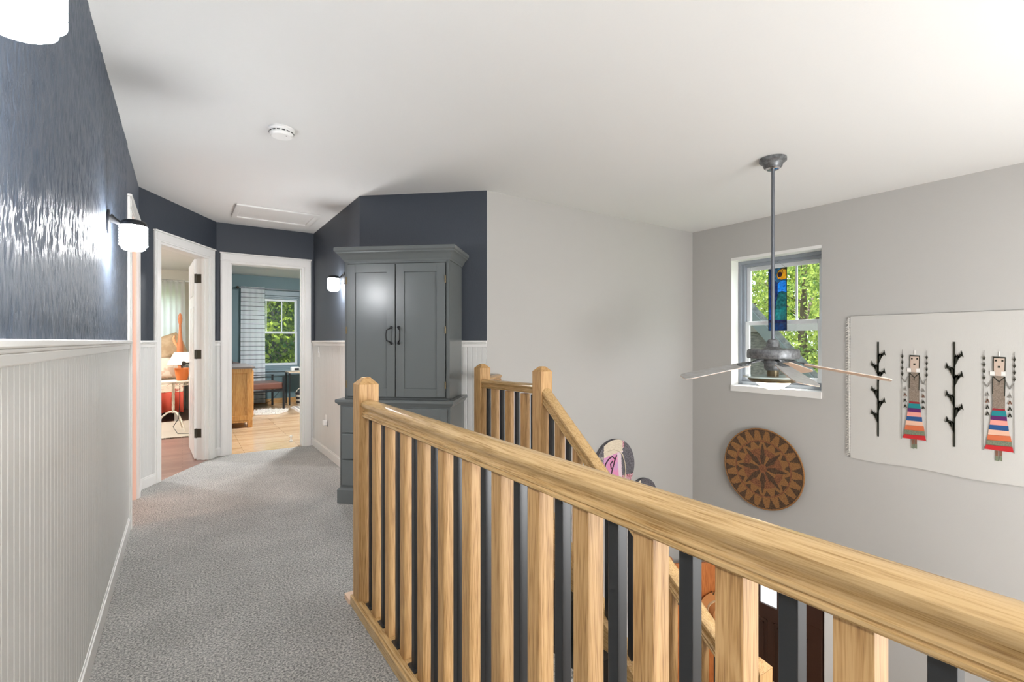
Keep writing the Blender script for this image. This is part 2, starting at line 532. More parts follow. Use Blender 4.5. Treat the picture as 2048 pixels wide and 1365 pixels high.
wall('wall_stairwell', C1, (PB,HG), 1, M_greywall, z0=-.26, th=.12)
b = MB(); b.box(1.885, PB, HG, HG+.12, ZL, -.26); struct(b.build('wall_stairwell_lower', M_greywall))
WH0, WH1, WZ0, WZ1 = 2.05, 2.93, .672, 2.08    # stairwell window opening
wall('wall_back', (PB,HG+.12), (PB,-2.2), 1, M_greywall, z0=ZL, z1=ZC, th=.22,
     holes=[(HG+.12-WH1, HG+.12-WH0, WZ0, WZ1)])
wall('wall_behind', (PB+.22,-2.2), (PL-.12,-2.2), 1, M_greywall, z0=ZL, th=.15)
wall('wall_under_hall', (.735,-2.2), (.735,2.2), 1, M_greywall, z0=ZL, z1=-.26, th=.1)
wall('wall_under_landing', (.735,2.2), (1.885,2.2), 1, M_greywall, z0=ZL, z1=-.26, th=.1)
wall('wall_under_landing_side', (1.885,2.2), (1.885,HG), 1, M_greywall, z0=ZL, z1=-.26, th=.1)
# rooms
wall('wall_office_near', (.30,HE), (3.4,HE), 1, M_teal, off=.06, holes=[(.105, .84, 0, 2.04)])
wall('wall_office_left', (.30,HE+.06), (.30,RH), -1, M_teal, th=-.04)
wall('wall_office_right', (3.3,HE+.06), (3.3,RH), -1, M_teal, th=.12)
OW = (1.0, 1.95, .66, 2.08)
wall('wall_office_far', (.22,RH), (3.4,RH), 1, M_teal, th=.16, holes=[(OW[0]-.22, OW[1]-.22, OW[2], OW[3])])
wall('wall_bedroom_near', A0, A1, 1, M_beige, off=.06, th=.053, holes=[(.255, 1.02, 0, 2.05)])
wall('wall_bedroom_right', (.18,HE+.0), (.18,RH), -1, M_beige, th=.04)
wall('wall_bedroom_left', (-3.6,HE-2.7), (-3.6,RH), 1, M_beige, th=.12)
BW = (-1.7, -.05, .75, 2.1)
wall('wall_bedroom_far', (-3.7,RH), (.22,RH), 1, M_beige, th=.16, holes=[(BW[0]+3.7, BW[1]+3.7, BW[2], BW[3])])
b = MB(); b.box(-3.7, PL-.12, 4.89, 4.97, 0, ZC); struct(b.build('wall_bedroom_bath', M_beige))
b = MB(); b.box(-2.4, PL-.12, 3.02, 3.1, 0, ZC); b.box(-2.48, -2.4, 3.02, 4.95, 0, ZC); b.box(-2.4, PL-.13, 4.84, 4.885, 0, ZC)
struct(b.build('wall_bathroom', M_peach))
# oak baseboards of the office
b = MB(); b.box(.31, 3.29, RH-.016, RH-.001, 0, .09); struct(b.build('baseboard_office', M_oak_x))

# ------------------------------------------------------------------ doors
def door_unit(name, p0, p1, side, s0, s1, ztop, hinge_side, wall_t, swing, leaf=True, jamb_m=None, leaf_w=None, casw=.075):
    M, Ln = frame_of(p0, p1, side)
    r = sroot(name)
    b = MB(M)
    def casing(x0, x1):
        b.box(x0, x1, -.018, 0, 0, ztop-.0005)
        b.box(x0+.012, x1-.012, -.024, -.0181, 0, ztop-.0005)
    casing(s0-casw, s0-.004); casing(s1+.004, s1+casw)
    b.box(s0-casw, s1+casw, -.018, 0, ztop, ztop+casw)
    b.box(s0-casw+.012, s1+casw-.012, -.024, -.0181, ztop+.012, ztop+casw-.012)
    b.box(s0-casw-.008, s1+casw+.008, -.028, 0, ztop+casw+.0003, ztop+casw+.014)
    b.build('casing', M_white, r, bevel=.003)
    j = MB(M)
    j.box(s0-.004, s0+.016, -.002, wall_t, 0, ztop-.0185); j.box(s1-.016, s1+.004, -.002, wall_t, 0, ztop-.0185)
    j.box(s0-.004, s1+.004, -.002, wall_t, ztop-.018, ztop+.002)
    j.box(s0+.0163, s0+.028, .03, .06, 0, ztop-.019); j.box(s1-.028, s1-.0163, .03, .06, 0, ztop-.019)
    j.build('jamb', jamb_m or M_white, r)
    if leaf:
        lw = leaf_w or (s1-s0-.04)
        hx = s1-.018 if hinge_side > 0 else s0+.018
        hp = M @ Vector((hx, wall_t, 0))
        base = atan2((M.col[0]).y, (M.col[0]).x)
        L2 = Matrix.Translation(hp) @ Matrix.Rotation(swing, 4, 'Z')
        d = MB(L2)
        d.box(.004, lw, -.0175, .0175, .012, ztop-.024)
        for (xa, xb) in ((.11, lw/2-.04), (lw/2+.04, lw-.11)):
            for (za, zb) in ((.2, .82), (1.0, 1.55), (1.66, 1.9)):
                for sg in (-1, 1):
                    y = sg*.0175
                    d.box(xa, xb, min(y, y+sg*.004), max(y, y+sg*.004), za, zb)
        leaf_o = d.build('door_leaf', M_white, r, bevel=.002)
        k = MB(L2)
        for sg in (-1, 1):
            k.lathe([(.0,0),(.012,0),(.012,.03),(.028,.045),(.030,.058),(.018,.068),(0,.07)] , 16, (lw-.06, sg*.0175, .95), 'y') if sg > 0 else \
            k.lathe([(.0,0),(.012,0),(.012,-.03),(.028,-.045),(.030,-.058),(.018,-.068),(0,-.07)], 16, (lw-.06, sg*.0175, .95), 'y')
        k.build('door_knob', M_bronze, leaf_o, smooth=True)
        return r, M, L2, leaf_o
    return r, M, None, None

# bedroom door: hinged on its far jamb, opened into the room
r1, M1, L1, leaf1 = door_unit('door_1', A0, A1, 1, .255, 1.02, 2.05, 1, .115, radians(93), casw=.078)
r2, M2, L2_, leaf2 = door_unit('door_2', (A1.x,HE), (PW,HE), 1, .405-.292, 1.14-.292, 2.04, -1, .12, radians(91), casw=.078)
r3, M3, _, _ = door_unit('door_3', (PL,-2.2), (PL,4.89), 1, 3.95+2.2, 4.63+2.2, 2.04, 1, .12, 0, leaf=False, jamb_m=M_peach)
def hinges(r, M, L, xj, faces, zs):
    for z in zs:
        h = MB(M)
        # leaf on the jamb and knuckle
        x = xj
        h.box(x-.0025 if faces < 0 else x, x if faces < 0 else x+.0025, .062, .116, z-.045, z+.045)
        h.tube([M.inverted() @ (L @ Vector((0, -.0, z-.047))), M.inverted() @ (L @ Vector((0, -.0, z+.047)))], .007, 10)
        ho = h.build('hinge', M_bronze, r, bevel=.003)
        e = MB(L); e.box(.0005, .0035, -.0165, .0165, z-.045, z+.045); e.build('hinge_plate', M_bronze, ho)
hinges(r1, M1, L1, 1.02-.016, -1, (.27, 1.065, 1.83))
hinges(r2, M2, L2_, .405-.292+.016, 1, (.27, 1.065, 1.83))

# front door on the lower floor
FD0, FD1, FZ = 2.03, 2.98, ZL+2.05
GB = -1.416
r = sroot('door_4')
b = MB(); 

M_door = mat('dark brown stained door', (62,38,28), .35, bump=(20,.2,3,(1,1,.1),.002))
b.box(PB-.045, PB-.001, FD0, FD1, ZL+.01, GB)
b.box(PB-.045, PB-.001, FD0, 2.43, GB+.0003, FZ); b.box(PB-.045, PB-.001, 2.60, 2.63, GB+.0003, FZ-.1203); b.box(PB-.045, PB-.001, 2.80, FD1, GB+.0003, FZ)
b.box(PB-.045, PB-.001, 2.4303, 2.7997, FZ-.12, FZ)
dl = b.build('door_leaf', M_door, r, bevel=.003)
b = MB()
for ya, yb in ((FD0+.12, FD0+.43), (FD0+.49, FD1-.12)):
    za, zb = ZL+.2, GB-.14
    for q in range(2):
        w = .012
        i = q*.035
        b.box(PB-.052, PB-.044, ya+i, yb-i, za+i, za+i+w); b.box(PB-.052, PB-.044, ya+i, yb-i, zb-i-w, zb-i)
        b.box(PB-.052, PB-.044, ya+i, ya+i+w, za+i, zb-i); b.box(PB-.052, PB-.044, yb-i-w, yb-i, za+i, zb-i)
b.build('panel_moulding', M_door, dl)
b = MB(); b.box(PB-.02, PB-.012, 2.42, 2.81, GB-.01, FZ-.1)
b.build('door_glass', emis('daylight behind frosted door glass', (.95,.98,1), 1.1), r)
b = MB(); b.box(PB-.058, PB-.045, FD0+.035, FD0+.095, ZL+.86, ZL+.95); b.ball((PB-.066, FD0+.065, ZL+.905), .012)
b.build('door_lock', M_bronze, r, bevel=.004)
b = MB()
b.box(PB-.03, PB-.001, FD0-.10, FD0-.012, ZL, FZ+.0095); b.box(PB-.03, PB-.001, FD1+.012, FD1+.1, ZL, FZ+.0095)
b.box(PB-.03, PB-.001, FD0-.1, FD1+.1, FZ+.01, FZ+.1)
b.build('casing', M_white, r, bevel=.004)

# ------------------------------------------------------------------ windows
M_wgrey = mat('blue grey window paint', (142,148,156), .4)
M_wteal = mat('teal window paint', (120,138,146), .4)
M_wwhite = mat('white vinyl sash', (226,229,232), .35)
def window(name, p0, p1, side, s0, s1, z0, z1, depth, fm, sm, reveal_m=None, fw=.062):
    """p0-p1: wall line, frame set back by depth"""
    M, Ln = frame_of(p0, p1, side)
    r = sroot(name)
    f = MB(M)
    y = depth
    for k, (w, yy, t) in enumerate(((fw*.55, y-.005, .0228), (fw, y+.018, .10))):
        f.box(s0, s0+w, yy, yy+t, z0, z1); f.box(s1-w, s1, yy, yy+t, z0, z1)
        f.box(s0+w+.0003, s1-w-.0003, yy, yy+t, z1-w, z1); f.box(s0+w+.0003, s1-w-.0003, yy, yy+t, z0, z0+w*1.1)
    f.build('window_frame', fm, r, bevel=.003)
    a0, a1, b0, b1 = s0+fw, s1-fw, z0+fw*1.1, z1-fw
    zm = (b0+b1)/2-.01
    def sash(nm, zz0, zz1, yy, muntin):
        s = MB(M); w = .042
        s.box(a0, a0+w, yy, yy+.028, zz0, zz1); s.box(a1-w, a1, yy, yy+.028, zz0, zz1)
        s.box(a0+w+.0003, a1-w-.0003, yy, yy+.028, zz1-w, zz1); s.box(a0+w+.0003, a1-w-.0003, yy, yy+.028, zz0, zz0+w)
        if muntin:
            for q in range(1, muntin):
                xc = a0+(a1-a0)*q/muntin
                s.box(xc-.009, xc+.009, yy+.006, yy+.022, zz0+w, zz1-w)
        so = s.build(nm, sm, r, bevel=.003)
        g = MB(M); g.box(a0+w-.004, a1-w+.004, yy+.012, yy+.016, zz0+w-.004, zz1-w+.004)
        g.build('pane', M_pane, so)
    sash('upper_sash', zm-.018, b1, y+.055, 3)
    sash('lower_sash', b0, zm+.024, y+.024, 0)
    if reveal_m:
        v = MB(M)
        v.box(s0, s1, .0005, depth, z0-.02, z0+.002); 
        v.build('window_sill', reveal_m, r)
    return r
MW = frame_of((PB,HG+.12), (PB,-2.2), 1)
window('window_1', (PB,HG+.12), (PB,-2.2), 1, HG+.12-WH1, HG+.12-WH0, WZ0+.06, WZ1-.03, .14, M_wgrey, M_wwhite, M_white)
b = MB(); b.box(PB-.012, PB+.19, WH0, WH1, WZ0, WZ0+.060); b.box(PB+.001, PB+.19, WH0, WH1, WZ1-.030, WZ1-.0016)
b.box(PB+.0005, PB+.13, WH0-.004, WH0+.0015, WZ0, WZ1); b.box(PB+.0005, PB+.13, WH1-.0015, WH1+.004, WZ0, WZ1); b.box(PB+.0005, PB+.13, WH0, WH1, WZ1-.0015, WZ1+.004)
struct(b.build('trim_6', M_white))
window('window_2', (.22,RH), (3.4,RH), 1, OW[0]-.22, OW[1]-.22, OW[2], OW[3], .04, M_wteal, M_wwhite, M_wteal)
b = MB(); b.box(OW[0]-.09, OW[0], RH-.02, RH-.001, OW[2]-.02, OW[3]+.09); b.box(OW[1], OW[1]+.09, RH-.02, RH-.001, OW[2]-.02, OW[3]+.09)
b.box(OW[0]-.0897, OW[1]+.0897, RH-.0205, RH-.001, OW[3]+.0903, OW[3]+.0953); b.box(OW[0]+.0003, OW[1]-.0003, RH-.02, RH-.001, OW[3], OW[3]+.09); b.box(OW[0]-.12, OW[1]+.12, RH-.06, RH-.001, OW[2]-.045, OW[2]-.02)
b.box(OW[0]-.09, OW[1]+.09, RH-.02, RH-.001, OW[2]-.13, OW[2]-.045)
struct(b.build('trim_7', M_wteal, bevel=.003))
window('window_3', (-3.7,RH), (.22,RH), 1, BW[0]+3.7, BW[1]+3.7, BW[2], BW[3], .04, M_white, M_wwhite, M_white)

# ------------------------------------------------------------------ railings
RAIL = [(-.030,0),(-.034,.003),(-.034,.007),(-.029,.009),(-.032,.0115),(-.032,.0145),(-.024,.018),(-.0235,.023),(-.028,.029),(-.0345,.0335),(-.037,.039),(-.035,.046),(-.027,.0515),(-.014,.055)]
RAIL = RAIL + [(0,.056)] + [(-x, y) for x, y in RAIL[::-1]]
RAIL = [(x*.98, y*1.08) for x, y in RAIL]
def newel(root, x, y, z0, z1, w=.089):
    n = MB(); h = w/2
    n.box(-h, h, -h, h, z0, z1-.030)
    t = h*.34; zt = z1; ze = z1-.030
    n.hull8([(-h,-h,ze),(h,-h,ze),(h,h,ze),(-h,h,ze),(-t,-t,zt),(t,-t,zt),(t,t,zt),(-t,t,zt)])
    o = n.build('newel_post', M_oak_v, root, bevel=.0025)
    o.location = (x, y, 0)
    return o
def bal_mesh(m, w, z0, z1, name, shear=0.0):
    h = w/2
    b = MB()
    b.hull8([(-h,-h,z0-h*shear),(h,-h,z0-h*shear),(h,h,z0+h*shear),(-h,h,z0+h*shear),
             (-h,-h,z1-h*shear),(h,-h,z1-h*shear),(h,h,z1+h*shear),(-h,h,z1+h*shear)])
    return b
RAILN = [(x, y*1.22) for x, y in RAIL]
PR = .683; PR2 = 1.84
ZR0 = .860         # underside of the level rails
CZ = .046
# --- hall railing
rl = thing('hall_railing', 'long level oak and black guard rail beside the hall carpet, running towards the camera', 'railing', (PR, 2.17, 0))
newel(rl, 0, 0, CZ, 1.037)
END = -1.6
b = MB(); b.sweep(RAILN, (0, -.0445, ZR0+.006), (0, END-2.17, ZR0+.006))
hr = b.build('handrail', M_oak_y, rl, smooth=35)
b = MB(); b.box(-.053, .06, END-2.17, .06, -.001, CZ)
b.box(-.046, -.030, END-2.17, -.0445, CZ, CZ+.012)
b.box(.030, .046, END-2.17, -.0445, CZ, CZ+.008)
b.build('base_rail', M_oak_y, rl, bevel=.003)
b = MB(); b.box(-.058, -.02, .061, .135, 0, .022); b.build('base_end', mat('pale raw wood', (226,196,170), .7), rl)
first = {}
def baluster(root, key, x, y, z0, z1, w, m, label=None, shear=0.0):
    kk = (key, round(z1-z0, 4), w, shear)
    if kk not in first:
        o = bal_mesh(m, w, 0, z1-z0, 'baluster', shear).build('baluster', m, root, bevel=.0015)
        first[kk] = o
    else:
        o = first[kk].copy(); COL.objects.link(o); o.parent = root
    o.location = (x, y, z0)
    if label: o['label'] = label
    return o
y = 1.9975
k = 0
ys = [1.9995-.1593*i for i in range(23)]
for i, yy in enumerate(ys):
    baluster(rl, 'oak', 0, yy-2.17, CZ, ZR0+.008, .0435, M_oak_v, 'square oak baluster')
allb = [ys[0]+.0797] + [q-.0797 for q in ys]
plate0 = None
for yy in allb:
    bb = baluster(rl, 'black', 0, yy-2.17, CZ, ZR0+.008, .0255, M_black, 'slim black baluster')
    if plate0 is None:
        p = MB(); p.box(-.021, .021, -.030, .030, 0, .004); plate0 = p.build('base_plate', M_black, bb)
    else:
        pc = plate0.copy(); COL.objects.link(pc); pc.parent = bb
# --- landing railing
H2, H3 = 3.09, 2.365
lr = thing('landing_railing', 'short level oak and black guard rail between two posts at the top of the stairs', 'railing', (PR2, H3, 0))
newel(lr, 0, 0, -.05, 1.043); newel(lr, 0, H2-H3, 0, 1.030)
b = MB(); b.sweep(RAIL, (0, .0445, ZR0+.012), (0, H2-H3-.0445, ZR0-.003)); b.build('handrail', M_oak_y, lr, smooth=35)
b = MB(); b.box(-.045, .045, .0445, H2-H3-.0445, 0, CZ); b.build('base_rail', M_oak_y, lr, bevel=.003)
q = H2-H3
for i in range(1, 8):
    y = q*i/8
    if i % 2: baluster(lr, 'black2', 0, .0+y, CZ, ZR0, .0255, M_black, 'slim black baluster')
    else: baluster(lr, 'oak2', 0, .0+y, CZ, ZR0, .0435, M_oak_v, 'square oak baluster')
# short diagonal return from the far post to the grey wall
b = MB(); b.sweep(RAIL, (.032, q+.032, ZR0+.004), (.335, HG-H3-.002, ZR0+.004)); b.build('return_rail', M_oak_x, lr, smooth=35)
b = MB(); b.sweep([(-.03,0),(.03,0),(.03,CZ),(-.03,CZ)], (.032, q+.032, 0), (.335, HG-H3-.002, 0)); b.build('return_base', M_oak_x, lr)
# --- descending railing
H4 = 1.02
SL = .80
sr = thing('stair_railing', 'sloping oak handrail with oak and black balusters going down the first stair flight', 'railing', (PR2, H3, 0))
ztop_r = lambda h: .805-(2.306-h)*SL           # underside of sloping rail at h
zcurb = lambda h: -.25+(h-1.8)*SL                    # top of the curb
newel(sr, 0, H4-H3, -1.05, -.03)
b = MB(); b.sweep(RAILN, (0, -.0445, ztop_r(H3-.0445)), (0, H4-H3+.0445, ztop_r(H4+.0445))); b.build('handrail', M_oak_y, sr, smooth=35)
b = MB(); hh0, hh1 = H3-.045, H4+.045
b.sweep([(-.045,-.20),(.045,-.20),(.045,0),(-.045,0)], (0, hh0-H3, zcurb(hh0)), (0, hh1-H3, zcurb(hh1)))
b.sweep([(-.052,-.03),(-.045,-.03),(-.045,-.012),(-.052,-.012)], (0, hh0-H3, zcurb(hh0)), (0, hh1-H3, zcurb(hh1)))
b.sweep([(-.052,-.2),(-.045,-.2),(-.045,-.175),(-.052,-.175)], (0, hh0-H3, zcurb(hh0)), (0, hh1-H3, zcurb(hh1)))
b.build('sloping_curb', M_oak_y, sr, bevel=.003)
n = 16
ysd = [hh0-.045-.0785*i for i in range(15)]
for i, h in enumerate(ysd):
    z0 = zcurb(h); z1 = ztop_r(h)
    isb = i % 2 == 0
    L = z1-z0+.004
    baluster(sr, 'b' if isb else 'o', 0, h-H3, z0, z0+L, .0255 if isb else .0435, M_black if isb else M_oak_v,
             'slim black baluster' if isb else 'square oak baluster', shear=SL)
# second flight railing (towards the front door)
s2 = thing('lower_stair_railing', 'lower oak stair railing descending towards the front door', 'railing', (PR2, H4, 0))
Z2 = -.965
b = MB(); b.sweep(RAIL, (.045, 0, Z2+.78), (2.45, 0, Z2+.78-2.4*SL)); b.build('handrail', M_oak_x, s2, smooth=35)
b = MB(); b.sweep([(-.03,-.25),(.03,-.25),(.03,0),(-.03,0)], (.045, 0, Z2+.03), (2.45, 0, Z2+.03-2.4*SL)); b.build('sloping_curb', M_oak_x, s2)
for i in range(28):
    x = .1+i*.083
    isb = i % 2
    baluster(s2, 'b5' if isb else 'o5', x, 0, Z2+.02-(x-.045)*SL, Z2+.79-(x-.045)*SL, .0255 if isb else .0435, M_black if isb else M_oak_v)
nn = newel(s2, 2.49, 0, ZL, ZL+1.05)

# ------------------------------------------------------------------ staircase
st = thing('staircase', 'black-painted staircase with a grey carpet runner going down from the landing', 'stairs', (.76, 2.198, 0))
def step(x0, x1, y0, y1, z, zb, run0, run1, along):
    b = MB(); b.box(x0, x1, y0, y1, zb, z); o = b.build('step', M_black, st, bevel=.004)
    c = MB()
    if along == 'y': c.box(run0, run1, y0-.006, y1, z, z+.008); c.box(run0, run1, y0-.012, y0-.001, z-.17, z+.008)
    else: c.box(x0, x1+.006, run0, run1, z, z+.008); c.box(x1+.001, x1+.012, run0, run1, z-.17, z+.008)
    c.build('carpet_runner', M_carpet, o, label='grey carpet runner')
R = .193; RUN = .241
for i in range(4):
    step(0, 1.03, -RUN*(i+1), -RUN*i-.001, -R*(i+1), -R*(i+1)-.4, .26, .79, 'y')
b = MB(); b.box(0, 1.09, -2.3, -RUN*4-.001, Z2-.2, Z2); b.build('mid_landing', M_carpet, st, label='grey carpeted half landing')
for i in range(9):
    x0 = 1.09+RUN*i
    step(x0+.001, x0+RUN, -2.2+.02, -1.21, Z2-R*(i+1)-.0, max(ZL-Z2*0, Z2-R*(i+1)-.4) if Z2-R*(i+1)-.4 > ZL else ZL+.001, -2.0, -1.4, 'x')
b = MB()
b.box(-.022, -.001, -RUN*4, 0, Z2, 0); b.build('wall_skirt', M_black, st)

# ------------------------------------------------------------------ armoire (stands across the corner)
dC = (C1-C0).normalized(); nC = Vector((dC.y, -dC.x, 0))
if nC.dot(-C0) < 0: nC = -nC
ang = atan2(dC.y, dC.x)
ar = thing('armoire', 'tall slate grey two-door armoire with crown moulding against the dark corner wall', 'armoire', C0 + dC*.52 + nC*.115, ang)
# local: x along wall, -y towards the hall
def ring(b, w, d, prof, y_back=0.0):
    """stack of rectangles: front at -d-off, sides +-(w/2+off)"""
    vs = []; fs = []
    for off, z in prof:
        vs += [(-w/2-off, y_back, z), (w/2+off, y_back, z), (w/2+off, -d-off, z), (-w/2-off, -d-off, z)]
    n = len(prof)
    for i in range(n-1):
        for k in range(4):
            k2 = (k+1) % 4
            fs.append((i*4+k, i*4+k2, i*4+4+k2, i*4+4+k))
    fs.append((3,2,1,0)); fs.append(tuple(4*(n-1)+k for k in range(4)))
    b.add(vs, fs)
UW, UD = .80, .385
b = MB()
b.box(-UW/2, UW/2, -UD+.02, 0, .77, 1.80)
b.box(-UW/2, -UW/2+.022, -UD, -UD+.021, .77, 1.80); b.box(UW/2-.022, UW/2, -UD, -UD+.021, .77, 1.80)
b.box(-UW/2, UW/2, -UD, -UD+.021, 1.775, 1.80); b.box(-UW/2, UW/2, -UD, -UD+.021, .77, .785)
b.build('upper_cabinet', M_armoire, ar, bevel=.002)
b = MB(); ring(b, UW, UD, [(.0,1.79),(.006,1.79),(.008,1.80),(.012,1.806),(.018,1.812),(.026,1.83),(.040,1.845),(.048,1.85),(.050,1.858),(.056,1.862),(.060,1.868),(.060,1.888),(.054,1.892)])
b.build('crown_moulding', M_armoire, ar, smooth=25)
LW, LD = .84, .42
b = MB(); b.box(-LW/2, LW/2, -LD, 0, .09, .735); b.build('lower_cabinet', M_armoire, ar, bevel=.002)
b = MB(); ring(b, LW, LD, [(.0,.725),(.010,.725),(.014,.735),(.024,.745),(.028,.750),(.028,.766),(.022,.770)]); b.build('waist_moulding', M_armoire, ar, smooth=25)
b = MB(); ring(b, LW, LD, [(.016,0),(.016,.10),(.012,.106),(.003,.115)]); b.build('plinth', M_armoire, ar, smooth=25)
def adoor(x0, x1, z0, z1, y, hinge_x, hx):
    b = MB(); t = .020; s = .062
    b.box(x0, x0+s, y-t, y, z0, z1); b.box(x1-s, x1, y-t, y, z0, z1)
    b.box(x0+s, x1-s, y-t, y, z0, z0+s); b.box(x0+s, x1-s, y-t, y, z1-s, z1)
    b.box(x0+s, x1-s, y-t+.010, y, z0+s, z1-s)
    d = b.build('door', M_armoire, ar, bevel=.0015)
    if hx is not None:
        h = MB(); zc = 1.242
        yy = y-t
        sg = 1 if hinge_x > hx else -1
        pts = [(hx, yy, zc+.058), (hx+sg*.004, yy-.022, zc+.05), (hx+sg*.022, yy-.042, zc+.036), (hx+sg*.024, yy-.046, zc), (hx+sg*.022, yy-.042, zc-.036), (hx+sg*.004, yy-.022, zc-.05), (hx, yy, zc-.058)]
        h.tube(pts, .0052, 10)
        for zz in (zc+.058, zc-.058): h.ball((hx, yy-.005, zz), .011, sc=(1,.6,1))
        h.build('handle', M_black_metal, d, smooth=True)
    for zz in (z0+.09, (z0+z1)/2, z1-.12):
        g = MB(); g.tube([(hinge_x, y-t-.002, zz-.026), (hinge_x, y-t-.002, zz+.026)], .006, 8); g.build('hinge', M_brass, d)
yd = -UD+.019-.0
adoor(-UW/2+.026, -.004, .79, 1.768, -UD+.001, -UW/2+.022, -.028)
adoor(.004, UW/2-.026, .79, 1.768, -UD+.001, UW/2-.022, .028)
# base: three drawers on the left, a door on the right
for i in range(3):
    z0 = .135+i*.195
    b = MB(); b.box(-LW/2+.02, -.006, -LD-.016, -LD+.001, z0, z0+.186); d = b.build('drawer', M_armoire, ar, bevel=.003)
    h = MB(); h.ball((-LW/4, -LD-.03, z0+.093), .014); h.build('knob', M_black_metal, d, smooth=True)
b = MB(); b.box(.006, LW/2-.02, -LD-.016, -LD+.001, .135, .711); b.box(.06, LW/2-.075, -LD-.022, -LD-.016, .19, .655)
d = b.build('door', M_armoire, ar, bevel=.003)
h = MB(); h.ball((.03, -LD-.03, .42), .014); h.build('knob', M_black_metal, d, smooth=True)

# ------------------------------------------------------------------ sconces
sc = thing('wall_sconce', 'lit wall sconce nearest the camera, its glass cut off by the top left corner', 'wall light', (PL, .927, 1.75), group='hall wall sconces')
b = MB()
import itertools
pr = []
for k in range(28):
    a = 2*pi*k/28; pr.append((0, .034*cos(a), .056*sin(a)-.0))
b.prism(pr, (.014,0,0)); b.build('back_plate', M_black_metal, sc, bevel=.004)
b = MB(); b.tube([(.012,0,.018),(.030,0,.008),(.048,0,-.001),(.070,0,.002),(.10,0,.004)], [.022,.014,.011,.012,.012], 14); b.build('arm', M_black_metal, sc, smooth=True)
b = MB(); b.lathe([(0,.018),(.030,.018),(.046,.012),(.052,.002),(.052,-.010),(0,-.010)], 32, (.10,0,0)); b.build('cap', M_black_metal, sc, smooth=True)
prof = [(0,-.0105)]
z = -.0105
for k in range(7):
    prof += [(.049, z), (.0545, z-.004), (.0545, z-.010), (.051, z-.013)]; z -= .0135
prof += [(.050, z), (.046, z-.004), (.045, z-.012), (.036, z-.018), (0, z-.019)]
b = MB(); b.lathe(prof, 40, (.10,0,0)); b.build('glass_shade', M_glow, sc, smooth=30, label='glowing ribbed glass shade')
dup(sc, (PL, 2.88, 1.75), 0, 'lit wall sconce on the dark left wall beside the narrow white doorway')
dup(sc, (PW, 4.60, 1.785), pi, 'lit wall sconce on the dark wall immediately left of the grey armoire')
dup(sc, (PL, -1.2, 1.75), 0, 'added fill wall sconce on the left wall behind the camera')  # extra sconce out of view, added to brighten the hall

def dome(name, x, y, label, z=ZC, r=.17, m=None):
    t = thing(name, label, 'ceiling light', (x, y, z))
    b = MB(); b.lathe([(0,-.001),(r+.015,-.001),(r+.015,-.025),(0,-.025)], 32); b.build('base_ring', M_white, t, smooth=30)
    b = MB(); b.lathe([(0,-.0255),(r,-.0255),(r*.93,-.05),(r*.7,-.075),(r*.35,-.09),(0,-.094)], 32); b.build('glass_dome', m or M_fill_dome, t, smooth=True)
    return t
def fill_torchiere(x, y, z, L, label):  # added fill light, bounced off the ceiling behind the camera
    t = thing('fill_torchiere_lamp', label, 'fill lamp', (x, y, z))
    b = MB(); b.lathe([(0,0),(.14,0),(.14,.015),(.03,.03),(0,.03)], 32); b.build('base', M_bronze, t, smooth=30)
    b = MB(); b.tube([(0,0,.03),(0,0,1.66)], .012, 12); b.build('pole', M_bronze, t, smooth=True)
    b = MB(); b.lathe([(0,1.66),(.05,1.67),(.12,1.71),(.17,1.77),(.165,1.77),(.115,1.72),(.045,1.682),(0,1.676)], 32); b.build('bowl', M_white, t, smooth=30)
    b = MB(); b.lathe([(0,1.74),(.12,1.74),(.12,1.745),(0,1.745)], 32); b.build('lamp', emis('lit torchiere lamp', (.985,.99,1), L), t)
fill_torchiere(.35, -1.75, .0, FILL_TORCH, 'added fill uplight standing in the hall behind the camera')
def lantern(x, y, z, r, m, label):  # added fill globes, out of view, to brighten the stairwell
    t = thing('fill_paper_lantern', label, 'lantern', (x, y, ZC), group='added fill lanterns behind the camera')
    b = MB(); b.lathe([(0,-.001),(.05,-.001),(.05,-.02),(0,-.02)], 20); b.build('canopy', M_white, t)
    b = MB(); b.tube([(0,0,-.02),(0,0,z-ZC+r-.005)], .004, 8); b.build('cord', M_black_metal, t)
    b = MB(); b.ball((0,0,z-ZC), r, 32, 20); b.build('paper_globe', m, t, smooth=True)
M_fill_lantern = emis('fill light paper globe', (.985,.99,1), FILL_LANTERN_L)
lantern(3.2, -1.6, .70, .42, M_fill_lantern, 'added fill-light paper globe lantern by the far grey wall behind the camera')
lantern(2.25, -1.7, .10, .42, M_fill_lantern, 'added fill-light paper globe lantern over the stairs behind the camera')
dome('fill_dome_light', .2, -1.25, 'added round ceiling fill light over the hall behind the camera', m=emis('dim fill light ceiling dome', (1,.99,.97), 55))  # unseen dome added to fill the hall with light
dome('fill_dome_light', 1.9, 7.4, 'added round ceiling fill light in the teal office')  # unseen dome added to brighten the office
dome('fill_dome_light', -1.7, 7.6, 'added round ceiling fill light in the beige bedroom')  # unseen dome added to brighten the bedroom
dome('bath_light', -1.2, 4.0, 'warm ceiling light in the peach bathroom', m=M_warm, r=.12)
dome('lower_hall_light', 1.3, 2.9, 'round glass light under the landing', z=-.36, r=.1, m=M_fill_dome) if False else None

